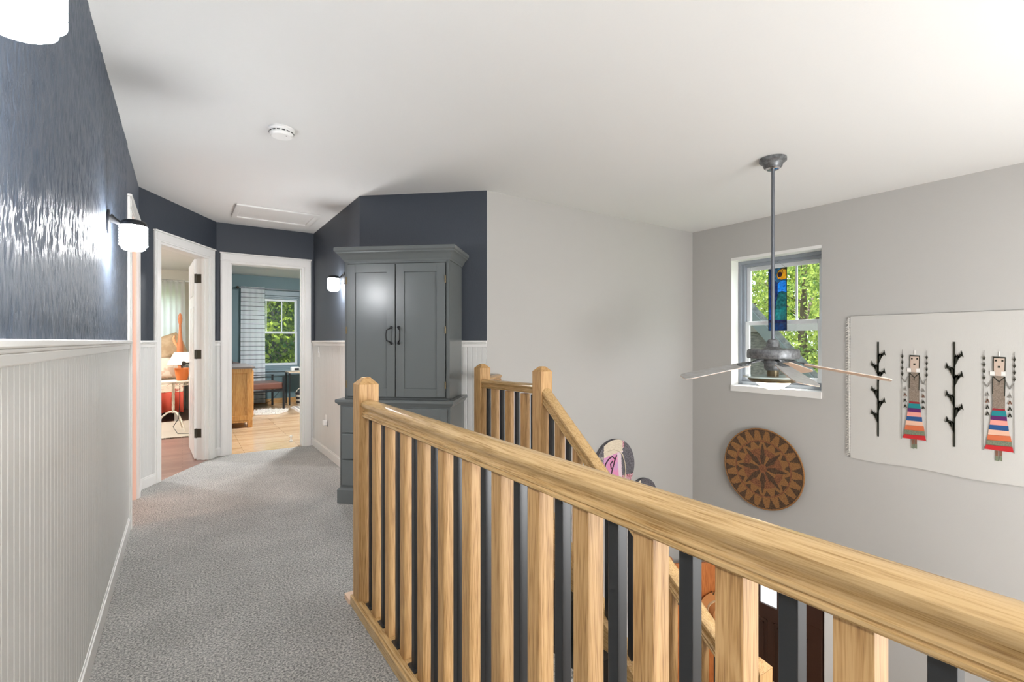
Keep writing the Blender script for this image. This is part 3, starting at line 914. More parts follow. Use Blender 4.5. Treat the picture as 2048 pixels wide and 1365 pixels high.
# ------------------------------------------------------------------ ceiling fan
FX, FY = 3.31, 1.71
fan = thing('ceiling_fan', 'five-bladed pewter ceiling fan with a lit bowl hanging on a long rod over the stairwell', 'ceiling fan', (FX, FY, ZC))
M_pewter = mat('mottled pewter', (98,100,102), .45, metal=.55, var=(45, (128,130,132)))
M_rod = mat('grey steel rod', (110,114,120), .35, metal=.7)
b = MB(); b.lathe([(0,-.0005),(.082,-.0005),(.084,-.008),(.084,-.022),(.074,-.030),(.062,-.042),(.056,-.060),(.050,-.068),(.030,-.070),(0,-.070)], 40); b.build('canopy', M_pewter, fan, smooth=30)
b = MB(); b.lathe([(0,-.0702),(.046,-.0702),(.036,-.078),(.0,-.080)], 24); b.build('canopy_ring', mat('bright chrome', (225,225,228), .12, metal=1), fan, smooth=30)
b = MB(); b.tube([(0,0,-.07),(0,0,-1.25)], .0108, 16); b.build('down_rod', M_rod, fan, smooth=True)
b = MB(); b.lathe([(0,-1.228),(.024,-1.228),(.034,-1.236),(.040,-1.262),(.043,-1.282),(.055,-1.286),(.062,-1.292),(0,-1.292)], 32); b.build('coupling', M_pewter, fan, smooth=30)
b = MB(); b.lathe([(0,-1.290),(.12,-1.290),(.148,-1.294),(.158,-1.302),(.160,-1.315),(.160,-1.350),(.156,-1.358),(.13,-1.362),(0,-1.362)], 48); b.build('motor_housing', M_pewter, fan, smooth=30)
b = MB(); b.lathe([(0,-1.362),(.07,-1.362),(.07,-1.385),(.055,-1.39),(.055,-1.42),(.045,-1.438),(0,-1.438)], 32); b.build('switch_housing', M_pewter, fan, smooth=30)
b = MB(); b.lathe([(0,-1.438),(.036,-1.438),(.036,-1.478),(0,-1.478)], 24); b.build('neck', M_brass, fan, smooth=30)
b = MB(); b.lathe([(0,-1.478),(.182,-1.478),(.184,-1.482),(.182,-1.487),(0,-1.487)], 48); b.build('glass_tray', mat('clear glass tray', (205,222,220), .1, spec=.8), fan, smooth=30)
b = MB(); b.lathe([(0,-1.487),(.150,-1.487),(.153,-1.500),(.136,-1.516),(0,-1.516)], 48); b.build('lamp_ring', M_brass, fan, smooth=30)
b = MB(); b.lathe([(0,-1.516),(.112,-1.516),(.088,-1.538),(.056,-1.558),(.028,-1.568),(0,-1.570)], 40); b.build('lamp_bowl', M_fanlamp, fan, smooth=True, label='glowing warm glass bowl')
M_blade = mat('silver blade', (186,186,186), .42, var=(14, (170,168,164), (6,1,1)))
M_blade2 = mat('pale maple underside with warm lamp tint', (226,196,172), .45)  # peach tone carries the fan lamp's warm light in the colour
fwd = Vector((.5635, .826, 0)); rgt = Vector((.826, -.5635, 0))
for k in range(5):
    ca = radians(185.5+72*k)
    d = rgt*cos(ca) + fwd*sin(ca)
    a = atan2(d.y, d.x)
    M = Matrix.Rotation(a, 4, 'Z') @ Matrix.Translation((0,0,-1.362)) @ Matrix.Rotation(radians(10.5), 4, 'Y') @ Matrix.Rotation(radians(-9), 4, 'X')
    bl = MB(M)
    pts = [(.185,-.040),(.21,-.050),(.58,-.068),(.63,-.058),(.648,-.030),(.655,.035),(.648,.055),(.62,.066),(.58,.068),(.21,.050),(.185,.040)]
    bl.prism([(x, y, 0) for x, y in pts], (0,0,.003)); bl.prism([(x, y, -.003) for x, y in pts], (0,0,.003), 1)
    bo = bl.build('blade', [M_blade, M_blade2], fan)
    br = MB(M)
    br.prism([(.10,-.014,.003),(.16,-.012,.003),(.20,-.034,.003),(.245,-.028,.003),(.255,0,.003),(.245,.028,.003),(.20,.034,.003),(.16,.012,.003),(.10,.014,.003)], (0,0,.006))
    br.tube([(.05,0,.006),(.10,0,.010),(.14,0,.006)], .009, 8)
    br.build('blade_bracket', M_pewter, bo, bevel=.001)

# ------------------------------------------------------------------ ceiling fittings
sd = thing('smoke_detector', 'round white smoke detector on the hall ceiling', 'smoke detector', (.478, 3.09, ZC))
b = MB(); b.lathe([(0,-.0005),(.070,-.0005),(.072,-.012),(.066,-.016),(0,-.016)], 40); b.build('base', M_glasswhite, sd, smooth=30)
b = MB(); b.lathe([(0,-.016),(.064,-.016),(.066,-.022),(.064,-.036),(.054,-.046),(0,-.048)], 40); bb = b.build('cover', M_glasswhite, sd, smooth=30)
b = MB()
for k in range(16):
    a = 2*pi*k/16
    b.M = Matrix.Rotation(a, 4, 'Z'); b.box(.0655, .0668, -.009, .009, -.030, -.024)
b.M = None
b.build('vent_slots', mat('dark slot', (60,60,60), .8), bb)
b = MB(); b.ball((.02,-.03,-.048), .003, 8, 5); b.build('indicator', mat('indicator', (60,60,62), .5), bb)

ah = thing('attic_hatch', 'white rectangular attic hatch with moulded trim in the hall ceiling', 'hatch', (.76, 5.25, ZC))
b = MB()
w, d, t = .36, .27, .045
b.box(-w, w, -d, -d+t, -.016, -.0005); b.box(-w, w, d-t, d, -.016, -.0005); b.box(-w, -w+t, -d+t, d-t, -.016, -.0005); b.box(w-t, w, -d+t, d-t, -.016, -.0005)
b.build('hatch_trim', M_white, ah, bevel=.004)
b = MB(); b.box(-w+t+.002, w-t-.002, -d+t+.002, d-t-.002, -.006, -.0005); b.build('hatch_panel', M_white, ah)

# switch and outlet plates on the right hall wall
t = thing('light_switch', 'small white light switch plate on the beadboard left of the armoire', 'switch', (PW-.010, 5.58, 1.08))
b = MB(); b.box(-.005, -.0003, -.036, .036, -.058, .058); p = b.build('plate', M_glasswhite, t, bevel=.002)
b = MB(); b.box(-.012, -.005, -.005, .005, -.012, .012); b.build('toggle', M_glasswhite, p, bevel=.001)
t = thing('outlet_plate', 'white outlet plate with a plug-in adapter low on the beadboard wall', 'outlet', (PW-.010, 5.25, .37))
b = MB(); b.box(-.005, -.0003, -.036, .036, -.058, .058); p = b.build('plate', M_glasswhite, t, bevel=.002)
b = MB(); b.box(-.045, -.005, -.065, -.012, -.040, .012); b.build('plug_adapter', M_glasswhite, p, bevel=.006)
ds = thing('door_stop', 'small white door stop on the floor just inside the office doorway', 'door stop', (1.07, 6.25, 0))
b = MB(); b.lathe([(0,0),(.018,0),(.018,.01),(.009,.02),(.009,.05),(.014,.055),(.014,.07),(0,.07)], 16); b.build('post', M_glasswhite, ds, smooth=30)

# ------------------------------------------------------------------ wall hanging on the far wall
def hz(px, py):      # photo point -> (y, z) on the far stairwell wall
    t_ = (px-1024)/FPX
    h = PB*(.826-.5635*t_)/(.5635+.826*t_)
    Z = PB*.5635+h*.826
    return h, EYE-(py-682.5)*Z/FPX
rug_mats = [mat('off white wool', (194,192,187), .9, bump=(300,.4,2,(1,1,.15),.002)), mat('black green wool', (40,40,30), .9), mat('grey brown wool', (140,126,112), .9, var=(160,(118,104,92))),
            mat('pink beige wool', (196,176,160), .9), mat('red wool', (184,36,40), .9), mat('teal wool', (26,122,128), .9), mat('purple wool', (88,30,92), .9),
            mat('rose wool', (222,150,138), .9), mat('blue wool', (38,78,126), .9), mat('peach wool', (220,176,152), .9), mat('rust wool', (196,104,66), .9),
            mat('sage wool', (122,128,104), .9, var=(120,(100,108,92))), mat('grey line wool', (136,132,126), .9), mat('white wool', (232,228,222), .9), mat('dark red wool', (140,36,44), .9), mat('brown wool', (120,84,66), .9)]
rg = thing('woven_wall_rug', 'off-white woven hanging with cornstalks and two skirted figures on the grey wall', 'wall hanging', (PB-.004, 1.125, 1.2))
yl, yr_, zt, zb = 1.815, .44, 1.415, .185
b = MB()
# cloth body as a fine sheet with faint ripples
NX, NZ = 60, 30
def rip(u, v): return -.004-.0015*sin(u*9+v*2)-.001*sin(u*21)*v
vs = []; fs = []
for j in range(NZ+1):
    for i in range(NX+1):
        u = i/NX; v = j/NZ
        cc = .018
        vs.append((PB-.004-.006+rip(u, v)*.6, yl+(yr_-yl)*u, zt+(zb-zt)*v - (0 if v < 1 else .006*sin(u*14))))
for j in range(NZ):
    for i in range(NX): fs.append((j*(NX+1)+i, j*(NX+1)+i+1, (j+1)*(NX+1)+i+1, (j+1)*(NX+1)+i))
b.add(vs, fs, 0)
XF = PB-.0185
def poly(pts, mi, dx=0.0, x=XF, H0=0.0):
    b.prism([(x-dx, p[0]+H0, p[1]) for p in pts], (-.0006, 0, 0), mi)
def seg(p, q, w, mi, H0=0, dx=0):
    d = Vector((q[0]-p[0], q[1]-p[1])); n = Vector((-d.y, d.x)).normalized()*w/2
    poly([(p[0]+n.x, p[1]+n.y), (q[0]+n.x, q[1]+n.y), (q[0]-n.x, q[1]-n.y), (p[0]-n.x, p[1]-n.y)], mi, dx, H0=H0)
Z1 = lambda X, Y: hz(1690+X/7.185, 610+Y/7.185)
Z2_ = lambda X, Y: hz(1690+X/7.185, 760+Y/7.185)
def plant(H0):
    c = hz(1758.5, 690)[0]
    P = lambda x, y: (hz(1690+x/7.185, y)[0]-c, hz(1758, y)[1])
    top = hz(1758, 684)[1]; bot = hz(1758, 873)[1]
    seg((c, top), (c, bot), .013, 1, H0-c)
    def leaf(y0, sgn):
        # y0: photo y of the junction where the husk meets the stem, sgn -1 towards camera-left
        zz = hz(1758, y0)[1]; s = sgn
        K = 1.3
        def lf(pts, mi, dx=0): poly([(-s*x_*K, zz+z_*1.06) for x_, z_ in pts], mi, dx, H0=H0)
        lf([(0,-.018),(.031,.082),(.026,.064),(0,.064)], 1)
        lf([(.012,.040),(.019,.088),(.026,.060)], 1); lf([(.0,.050),(.005,.080),(.012,.060)], 1)
        lf([(.020,.046),(.033,.106),(.033,.066)], 1, .0003); lf([(.028,.070),(.033,.106),(.041,.056)], 1, .0003)
        lf([(.018,.070),(.019,.094),(.022,.070)], 12, .0008)
    for y0, sg in ((726, 1), (748, -1), (762, 1), (798, -1), (820, 1), (845, -1)):
        leaf(y0, sg)
for Hc in (1.61, 1.128, .655): plant(Hc)
def figure(H0):
    c = hz(1831, 760)[0]; D = H0-c
    def P(X, Y): 
        q = hz(1690+X/7.185, 610+Y/7.185) if Y < 1000 or True else None
        return q
    Q = lambda X, Y: hz(1690+X/7.185, 760+Y/7.185)
    def pl(pts, mi, f=P, dx=0): poly([f(*p) for p in pts], mi, dx, H0=D)
    def sg(p, q, w, mi, f=P, dx=0): seg(f(*p), f(*q), w, mi, D, dx)
    pl([(940,720),(1088,728),(1085,910),(1072,910),(1030,912),(962,905),(938,905)], 1)
    pl([(952,742),(1075,746),(1072,915),(1036,915),(1036,972),(966,968),(966,912),(950,905)], 3, dx=.0008)
    for x, y, w in ((974,772,12),(1050,776,12),(1010,854,15)): pl([(x-w,y-12),(x+w,y-12),(x+w,y+12),(x-w,y+12)], 1, dx=.0016)
    sg((1016,655),(1016,718),.006,13)
    pl([(905,910),(962,912),(962,965),(905,962)], 13); pl([(1036,915),(1085,918),(1085,965),(1036,968)], 13)
    pl([(938,970),(1080,978),(1078,1250)], 2)
    a = [P(938,970), P(1082,980), Q(1080,320), Q(935,305)]
    poly(a, 2, .0008, H0=D)
    sg((938,975),(1010,1045),.006,1,dx=.0016); sg((1010,1045),(1082,982),.006,1,dx=.0016); sg((1010,1045),(1008,1085),.004,1,dx=.0016)
    sg((938,975),(936,1200),.005,1,dx=.0016); sg((1080,985),(1076,1230),.005,1,dx=.0016)
    bands = [((935,305),(1080,320),(930,335),(1085,345),14), ((930,335),(1090,345),(918,402),(1100,415),5), ((918,400),(1100,415),(912,455),(1104,472),6),
             ((912,452),(1104,470),(902,518),(1112,535),7), ((902,518),(1118,535),(892,580),(1124,602),8), ((892,580),(1124,602),(882,648),(1136,668),9),
             ((882,645),(1142,665),(868,715),(1156,740),10), ((868,712),(1156,738),(862,778),(1164,805),11), ((862,775),(1164,802),(838,830),(1178,875),4)]
    for p, q, r_, s_, mi in bands: pl([p, q, s_, r_], mi, f=Q, dx=.001)
    for x in (985, 1030):
        pl([(x-16,850),(x+16,854),(x+16,925),(x-16,922)], 15, f=Q); pl([(x-16,922),(x+18,926),(x+18,990),(x-18,978)], 11, f=Q, dx=.0008)
    for x, yo in ((836,0),(1186,18)):
        sg((x+2,640+yo),(x-6,1030+yo),.003,12)
        for k in range(4):
            yy = 740+84*k+yo
            pl([(x,yy-44),(x+22,yy-4),(x,yy+36),(x-22,yy-4)], 12); pl([(x,yy-20),(x+16,yy),(x,yy+34),(x-16,yy)], 1, dx=.0008)
        seg(P(x-5,1030+yo), Q(x-10 if yo == 0 else x, 850+yo*2), .0035, 12, D)
    sg((936,1020),(878,1110),.006,12); sg((878,1110),(834,1050),.006,12)
    sg((1080,1020),(1136,1140),.006,12); sg((1136,1140),(1182,1065),.006,12)
    for x, yo in ((878,0),(1136,20)):
        for k in range(4):
            yy = 110+82*k+yo
            for s in (-1, 1): sg((x, yy),(x+s*18, yy+45),.006, (12,15,1,1)[k], f=Q)
            sg((x, yy-20),(x, yy+50),.003,12,f=Q)
for Hc in (1.366, .885): figure(Hc)
b.build('woven_cloth', rug_mats, rg, loc=None)
# convert to local coordinates of the root
for ch in rg.children:
    for v in ch.data.vertices: v.co -= Vector(rg.location)
b = MB()
random.seed(3)
for k in range(88):
    z = zt-.02-(zt-zb-.05)*k/87
    x = PB-.012
    b.tube([(x, yl, z), (x-.004, yl+.012, z-.004), (x, yl+.03+random.uniform(-.006,.008), z-.010+random.uniform(-.01,.006))], .0022, 5)
b.tube([(PB-.012, yl+.012, zt-.01), (PB-.012, yl+.010, zb+.05)], .003, 6)
fo = b.build('fringe', rug_mats[13], rg)
for v in fo.data.vertices: v.co -= Vector(rg.location)

# ------------------------------------------------------------------ woven basket disc
bk = thing('woven_basket_disc', 'large round brown woven basket with a star pattern on the grey wall under the window', 'wall basket', (PB-.003, 2.575, -.075))
M_bk1 = mat('tan straw', (164,118,68), .8, var=(90,(116,78,44),(1,4,1),.35,.65), bump=(220,.6,3,None,.004))
M_bk2 = mat('dark straw', (92,68,46), .75, var=(90,(62,42,28)), bump=(220,.6,3,None,.004))
M_bk3 = mat('reddish straw', (144,94,60), .8, var=(90,(108,68,44)), bump=(220,.6,3,None,.004))
b = MB()
RB = .395; NA = 352; NR = 56
vs = []; fs = []; mm = []
def prof_x(r):   # dish depth: rim proud of the centre
    return -.020-.022*(r**2)
for i in range(NR+1):
    r = i/NR
    for k in range(NA):
        a = 2*pi*k/NA
        vs.append((prof_x(r)-.0012*sin(r*NR*pi), RB*r*sin(a), RB*r*cos(a)))
def tri(u): return abs((u % 1)-.5)*2      # 1 at 0, 0 at .5
def bcol(r, a):
    u = a/(2*pi)
    if r < .10: return 2
    if r > .965: return 1
    if .685 < r < .715: return 2
    if r >= .715:                       # outer ring: dark wedges pointing inwards
        t_ = (r-.715)/.25
        return 1 if tri(u*22) > 1-.62*t_-.02 else 0
    # inner disc: small dark wedges from the ring, and an eight pointed star
    if r > .55:
        t_ = (r-.55)/.135
        if tri(u*16+.5) > 1-.75*t_: return 1
    s8 = tri(u*8)                        # 1 at the star tips
    tip = .34+.30*max(0, (s8-.62)/.38)
    if r < tip:
        petal = tri(u*8+.5)
        if petal > .62 and r < .40: return 0 if (int(u*8) % 2) else 2
        return 1
    return 0 if r > .5 else 2
b2 = MB(); b2.v = vs
for i in range(NR):
    for k in range(NA):
        k2 = (k+1) % NA
        b2.f.append((i*NA+k, i*NA+k2, (i+1)*NA+k2, (i+1)*NA+k))
        b2.m.append(bcol((i+.5)/NR, 2*pi*(k+.5)/NA))
base = len(b2.v)
me = bpy.data.meshes.new('woven_face'); me.from_pydata(b2.v, [], b2.f)
for m in (M_bk1, M_bk2, M_bk3): me.materials.append(m)
for p, q in zip(me.polygons, b2.m): p.material_index = q
o = bpy.data.objects.new('woven_face', me); COL.objects.link(o); o.parent = bk
sm = o.modifiers.new('thick', 'SOLIDIFY'); sm.thickness = .012; sm.offset = 0
b = MB(); rim = [(prof_x(1)+.0, RB*sin(2*pi*k/72), RB*cos(2*pi*k/72)) for k in range(72)]
b.tube(rim, .008, 8, closed=True); b.build('rim_coil', M_bk1, bk, smooth=True)
b = MB(); b.lathe([(0,-.016),(.05,-.016),(.05,-.001),(0,-.001)], 16, ax='x'); b.build('hanger', M_bk2, bk)

# ------------------------------------------------------------------ round fabric discs on the stair wall
cl = [mat('charcoal tweed', (78,76,80), .9, var=(150,(120,116,122),None,.45,.6)), mat('cream cloth', (226,214,192), .85, var=(60,(206,192,168),(1,1,6))), mat('pink cloth', (222,140,180), .85, var=(14,(200,156,196))),
      mat('pale pink cloth', (222,202,210), .85), mat('red plaid', (150,70,80), .85, var=(70,(216,176,184),(1,1,1))), mat('bright red cloth', (188,60,76), .85), mat('black thread', (44,24,34), .7), mat('dark floral', (60,54,50), .85, var=(60,(190,184,172)))]
def disc(name, label, x, z, R_, fn, motif):
    t = thing(name, label, 'wall art', (x, HG, z), group='round fabric discs on the stair wall')
    n = 64; b = MB()
    vs = []; fs = []; ms = []
    # cartesian grid clipped to a circle by polar remap
    NRr, NAa = 36, 120
    for i in range(NRr+1):
        for k in range(NAa):
            a = 2*pi*k/NAa; r = R_*i/NRr
            vs.append((r*cos(a), -.042-.006*(1-(i/NRr)**2), r*sin(a)))
    for i in range(NRr):
        for k in range(NAa):
            k2 = (k+1) % NAa; a = 2*pi*(k+.5)/NAa; r = (i+.5)/NRr
            fs.append((i*NAa+k, i*NAa+k2, (i+1)*NAa+k2, (i+1)*NAa+k)); ms.append(fn(r*cos(a), r*sin(a)))
    me = bpy.data.meshes.new('fabric_face'); me.from_pydata(vs, [], fs)
    for m in cl: me.materials.append(m)
    for p, q in zip(me.polygons, ms): p.material_index = q
    o = bpy.data.objects.new('fabric_face', me); COL.objects.link(o); o.parent = t
    b = MB(); b.lathe([(R_*.4,-.001),(R_,-.001),(R_+.001,-.042),(R_*.4,-.041)], 72, ax='y'); b.build('hoop', cl[0], t, smooth=30)
    b = MB()
    for pts, w, mi in motif: b.tube([(x_*R_, -.050, z_*R_) for x_, z_ in pts], w, 6, mi)
    b.build('applied_cord', cl, o)
    return t
def f1(x, y):
    if x > .30 + (0 if y < .5 else .1) - .05*y: return 4 if (y < -.35 or (y > .66 and x < .45)) else 0
    if x < -.62 + .05*y: return 7 if y < .45 else 0
    if y > .50+.16*x: return 1
    if y < -.62+.25*x: return 5 if x > -.25 else 4
    return 2 if x < .12-.1*y else 3
disc('fabric_art_disc', 'large round pink and cream fabric collage disc on the grey stair wall', 3.525, -.045, .272,
     f1, [([(-.32,-.80),(-.30,-.62),(-.45,-.50),(-.58,-.30),(-.60,-.05),(-.52,.20),(-.36,.36),(-.18,.42),(-.06,.30),(-.14,.05),(-.24,-.02),(-.28,.16),(-.16,.26)], .006, 6),
          ([(-.28,-.36),(-.20,-.08),(-.06,.26),(.04,.44)], .006, 6),
          ([(-.4,.62),(-.1,.66),(.15,.58),(.34,.42),(.46,.1),(.50,-.2),(.44,-.5),(.3,-.85)], .005, 1)])
disc('fabric_art_disc', 'small round charcoal fabric disc lower right of the pink collage disc', 3.945, -.425, .20,
     lambda x, y: (1 if x < -.25 else (0 if y > .25 or x < .3 else 7)), [([(-.9,.1),(-.5,.3),(-.28,.1)], .004, 6)])

# ------------------------------------------------------------------ stained glass panel hanging in the stairwell window
sg_ = thing('stained_glass_panel', 'narrow blue stained glass panel with a yellow and purple eye hanging in the stairwell window', 'stained glass', (PB+.085, 2.488, 1.615))
GW, GH = .178, .622
def gp(X, Y):  # photo detail coordinates -> local (y, z)
    u = (X-312)/(618-312); v = (Y-195)/(1212-195)
    return (GW/2-GW*u, GH/2-GH*v)
def glass_mat(name, col):
    m = bpy.data.materials.new(name); m.use_nodes = True
    nt = m.node_tree; nt.nodes.remove(nt.nodes['Principled BSDF']); L = nt.links.new
    c = srgb(*col)
    tcn = nt.nodes.new('ShaderNodeTexCoord'); n = nt.nodes.new('ShaderNodeTexNoise'); n.inputs['Scale'].default_value = 40
    L(tcn.outputs['Object'], n.inputs['Vector'])
    r = nt.nodes.new('ShaderNodeValToRGB'); r.color_ramp.elements[0].position = .35; r.color_ramp.elements[1].position = .65
    r.color_ramp.elements[0].color = [q*.7 for q in c[:3]]+[1]; r.color_ramp.elements[1].color = [min(1, q*1.4+.01) for q in c[:3]]+[1]
    L(n.outputs['Fac'], r.inputs[0])
    t1 = nt.nodes.new('ShaderNodeBsdfTranslucent'); t2 = nt.nodes.new('ShaderNodeBsdfTransparent'); g = nt.nodes.new('ShaderNodeBsdfGlossy')
    g.inputs['Roughness'].default_value = .1
    L(r.outputs[0], t1.inputs[0]); L(r.outputs[0], t2.inputs[0])
    a = nt.nodes.new('ShaderNodeMixShader'); a.inputs[0].default_value = .45; L(t1.outputs[0], a.inputs[1]); L(t2.outputs[0], a.inputs[2])
    a2 = nt.nodes.new('ShaderNodeMixShader'); a2.inputs[0].default_value = .06; L(a.outputs[0], a2.inputs[1]); L(g.outputs[0], a2.inputs[2])
    L(a2.outputs[0], nt.nodes['Material Output'].inputs[0])
    return m
pieces = [
    ('deep blue', (28,92,150), [(312,195),(420,195),(410,400),(465,430),(465,640),(430,800),(420,1040),(312,1040)]),
    ('slate blue', (92,140,176), [(420,195),(618,195),(618,235),(540,205),(480,235),(448,300),(470,370),(540,390),(618,375),(618,410),(560,395),(510,405),(465,450),(465,430),(410,400)]),
    ('amber yellow', (250,184,50), [(448,300),(480,235),(540,205),(618,190),(618,375),(540,390),(470,370)]),
    ('sky blue', (40,160,224), [(465,640),(465,450),(510,405),(560,395),(618,410),(618,600),(540,575),(490,590)]),
    ('sea green', (20,136,140), [(465,640),(490,590),(540,575),(618,600),(618,1040),(420,1040),(430,800)]),
    ('indigo', (14,52,110), [(312,1040),(618,1040),(618,1080),(312,1080)]),
    ('teal blue', (18,92,136), [(312,1080),(618,1080),(618,1212),(312,1212)])]
lead = MB()
M_lead = mat('black lead came', (24,24,28), .5, metal=.4)
for nm, c, pts in pieces:
    b = MB(); off = .001 if nm == 'amber yellow' else 0
    pts2 = [(0-off, *gp(*p)) for p in pts]
    b.prism(pts2, (.0022,0,0)); b.build('glass_piece', glass_mat(nm+' stained glass', c), sg_, label=nm+' glass piece')
    ring_ = [(-.001, *gp(*p)) for p in pts]
    lead.tube(ring_, .0020, 6, closed=True)
b = MB(); el = [(-.0025, gp(505+38*cos(a), 300)[0], gp(500, 300+40*sin(a))[1]) for a in [2*pi*k/20 for k in range(20)]]
b.prism(el, (.0015,0,0)); b.build('glass_piece', glass_mat('purple stained glass', (96,30,150)), sg_, label='purple glass eye')
lead.tube(el, .0020, 6, closed=True)
lead.tube([(-.002, *gp(545,270)), (-.002, *gp(550,240)), (-.002, *gp(600,190))], .0022, 6)
lead.tube([(-.001, *gp(390,195)), (-.001, *gp(395,600)), (-.001, *gp(400,1040))], .0018, 6)
lead.tube([(-.001, *gp(312,450)), (-.001, *gp(340,450)), (-.001, *gp(350,640)), (-.001, *gp(312,640))], .0018, 6)
lead.tube([(-.001, *gp(312,195)), (-.001, *gp(618,195)), (-.001, *gp(618,1212)), (-.001, *gp(312,1212))], .0032, 6, closed=True)
lead.build('lead_came', M_lead, sg_, smooth=True)
b = MB(); b.tube([(0, GW/2-.01, GH/2), (0, 0, GH/2+.07), (0, -GW/2+.01, GH/2)], .0012, 6); b.tube([(0,0,GH/2+.07),(0.03,0,GH/2+.09)], .002, 6)
b.build('hanging_wire', M_rod, sg_)

# ------------------------------------------------------------------ hall tree with hats at the bottom of the stairs
ht = thing('hall_tree', 'tall orange wood coat stand with hats across the corner of the lower hall', 'coat stand', (4.52, 3.16, ZL), atan2(-.27, .48))
b = MB(); b.box(-.27, .27, -.02, .02, .02, 1.75); b.build('back_board', M_orange_wood, ht, bevel=.004)
b = MB(); b.box(-.30, -.26, -.035, .025, 0, 1.82); b.build('side_post', M_orange_wood, ht, bevel=.004)
b = MB(); b.box(.26, .30, -.035, .025, 0, 1.82); b.build('side_post', M_orange_wood, ht, bevel=.004)
b = MB(); b.box(-.28, .28, -.32, .0, .42, .46); b.box(-.27, -.24, -.32, -.0, 0, .42); b.box(.24, .27, -.32, 0, 0, .42); b.build('bench_seat', M_orange_wood, ht, bevel=.004)
for x in (-.15, .17):
    b = MB(); b.tube([(x,-.02,1.45),(x,-.07,1.44),(x,-.085,1.47)], .006, 8); b.build('coat_hook', M_brass, ht)
def hat(name, label, loc, col, band, rot, R_=.19):
    t = thing(name, label, 'hat', loc, rot)
    m = mat(label[:20], col, .75, bump=(80,.15,3))
    b = MB()
    prof = [(.0,-.115),(.05,-.118),(.078,-.108),(.090,-.06),(.096,-.004),(.13,-.002),(R_,-.014),(R_+.002,-.010),(.13,.003),(.09,.004),(.0,.004)]
    b.lathe(prof, 40, ax='y'); b.build('hat_body', m, t, smooth=50)
    b = MB(); b.lathe([(.0935,-.030),(.099,-.030),(.101,-.006),(.095,-.006)], 40, ax='y'); b.build('hat_band', mat(label[:12]+' band', band, .6), t, smooth=True)
    return t
ra = atan2(-.27, .48)
def onht(x, y, z):
    v = Matrix.Rotation(ra, 3, 'Z') @ Vector((x, y, 0)); return (4.52+v.x, 3.16+v.y, ZL+z)
hat('tan_hat', 'tan leather hat with a pale band hung on the right of the orange coat stand', onht(.20, -.05, 1.27), (206,140,84), (226,200,160), ra)
hat('black_brim_hat', 'black-brimmed hat hung on the left of the orange coat stand', onht(-.14, -.05, 1.50), (44,38,34), (226,206,170), ra, .17)

# ------------------------------------------------------------------ office contents (seen through the far doorway)
cab = thing('pine_cabinet', 'honey pine cabinet with a grey top standing inside the office doorway', 'cabinet', (.56, 8.2, 0))
M_top = mat('grey cabinet top', (122,112,108), .3)
b = MB(); b.box(-.245, .245, -.6, .6, .10, .82); b.build('carcass', M_pine, cab, bevel=.003)
b = MB(); b.box(-.27, .275, -.63, .63, .82, .845); b.build('top', M_top, cab, bevel=.004)
b = MB()
for x in (-.245, .185):
    for y in (-.6, .54): b.box(x, x+.06, y, y+.06, 0, .10)
b.build('feet', M_pine, cab)
b = MB()
b.prism([(-.245,-.601,.10),(-.245,-.601,.02),(-.19,-.601,.075),(.19,-.601,.075),(.245,-.601,.02),(.245,-.601,.10)], (0,-.012,0)); b.build('apron', M_pine, cab)
b = MB()
for (xa, xb, za, zb) in ((-.245,-.18,.10,.82),(.18,.245,.10,.82),(-.18,.18,.75,.82),(-.18,.18,.10,.17)): b.box(xa, xb, -.613, -.6, za, zb)
b.build('end_panel_frame', M_pine, cab, bevel=.003)
for i in range(3):
    b = MB(); b.box(.246, .262, -.58+i*.39, -.21+i*.39, .14, .79); d = b.build('door', M_pine, cab, bevel=.003)
    h = MB(); h.ball((.272, -.25+i*.39, .5), .013); h.build('knob', M_bronze, d)
def box_thing(name, label, cat, loc, parts, rz=0):
    t = thing(name, label, cat, loc, rz)
    for nm, m, bx, bev in parts:
        b = MB(); b.box(*bx); b.build(nm, m, t, bevel=bev)
    return t
M_paper = mat('pale blue paper', (190,206,222), .8)
ps = thing('paper_stack', 'pale blue papers on a small wall shelf above the pine cabinet', 'papers', (.42, 8.0, 1.155))
for i in range(4):
    b = MB(Matrix.Rotation(.06*i, 4, 'Z')); b.box(-.10, .13, -.15, .15, .006*i, .006*i+.005); b.build('paper_sheet', M_paper, ps)
sh = thing('wall_shelf', 'small teal wall shelf under the pale papers', 'shelf', (.301, 8.0, 1.13))
b = MB(); b.box(0, .24, -.18, .18, 0, .022); b.build('shelf_board', M_teal, sh, bevel=.002)
b = MB(); b.prism([(.001,-.01,0),(.16,-.01,0),(.001,-.01,-.12)], (0,.02,0)); b.build('bracket', M_teal, sh)
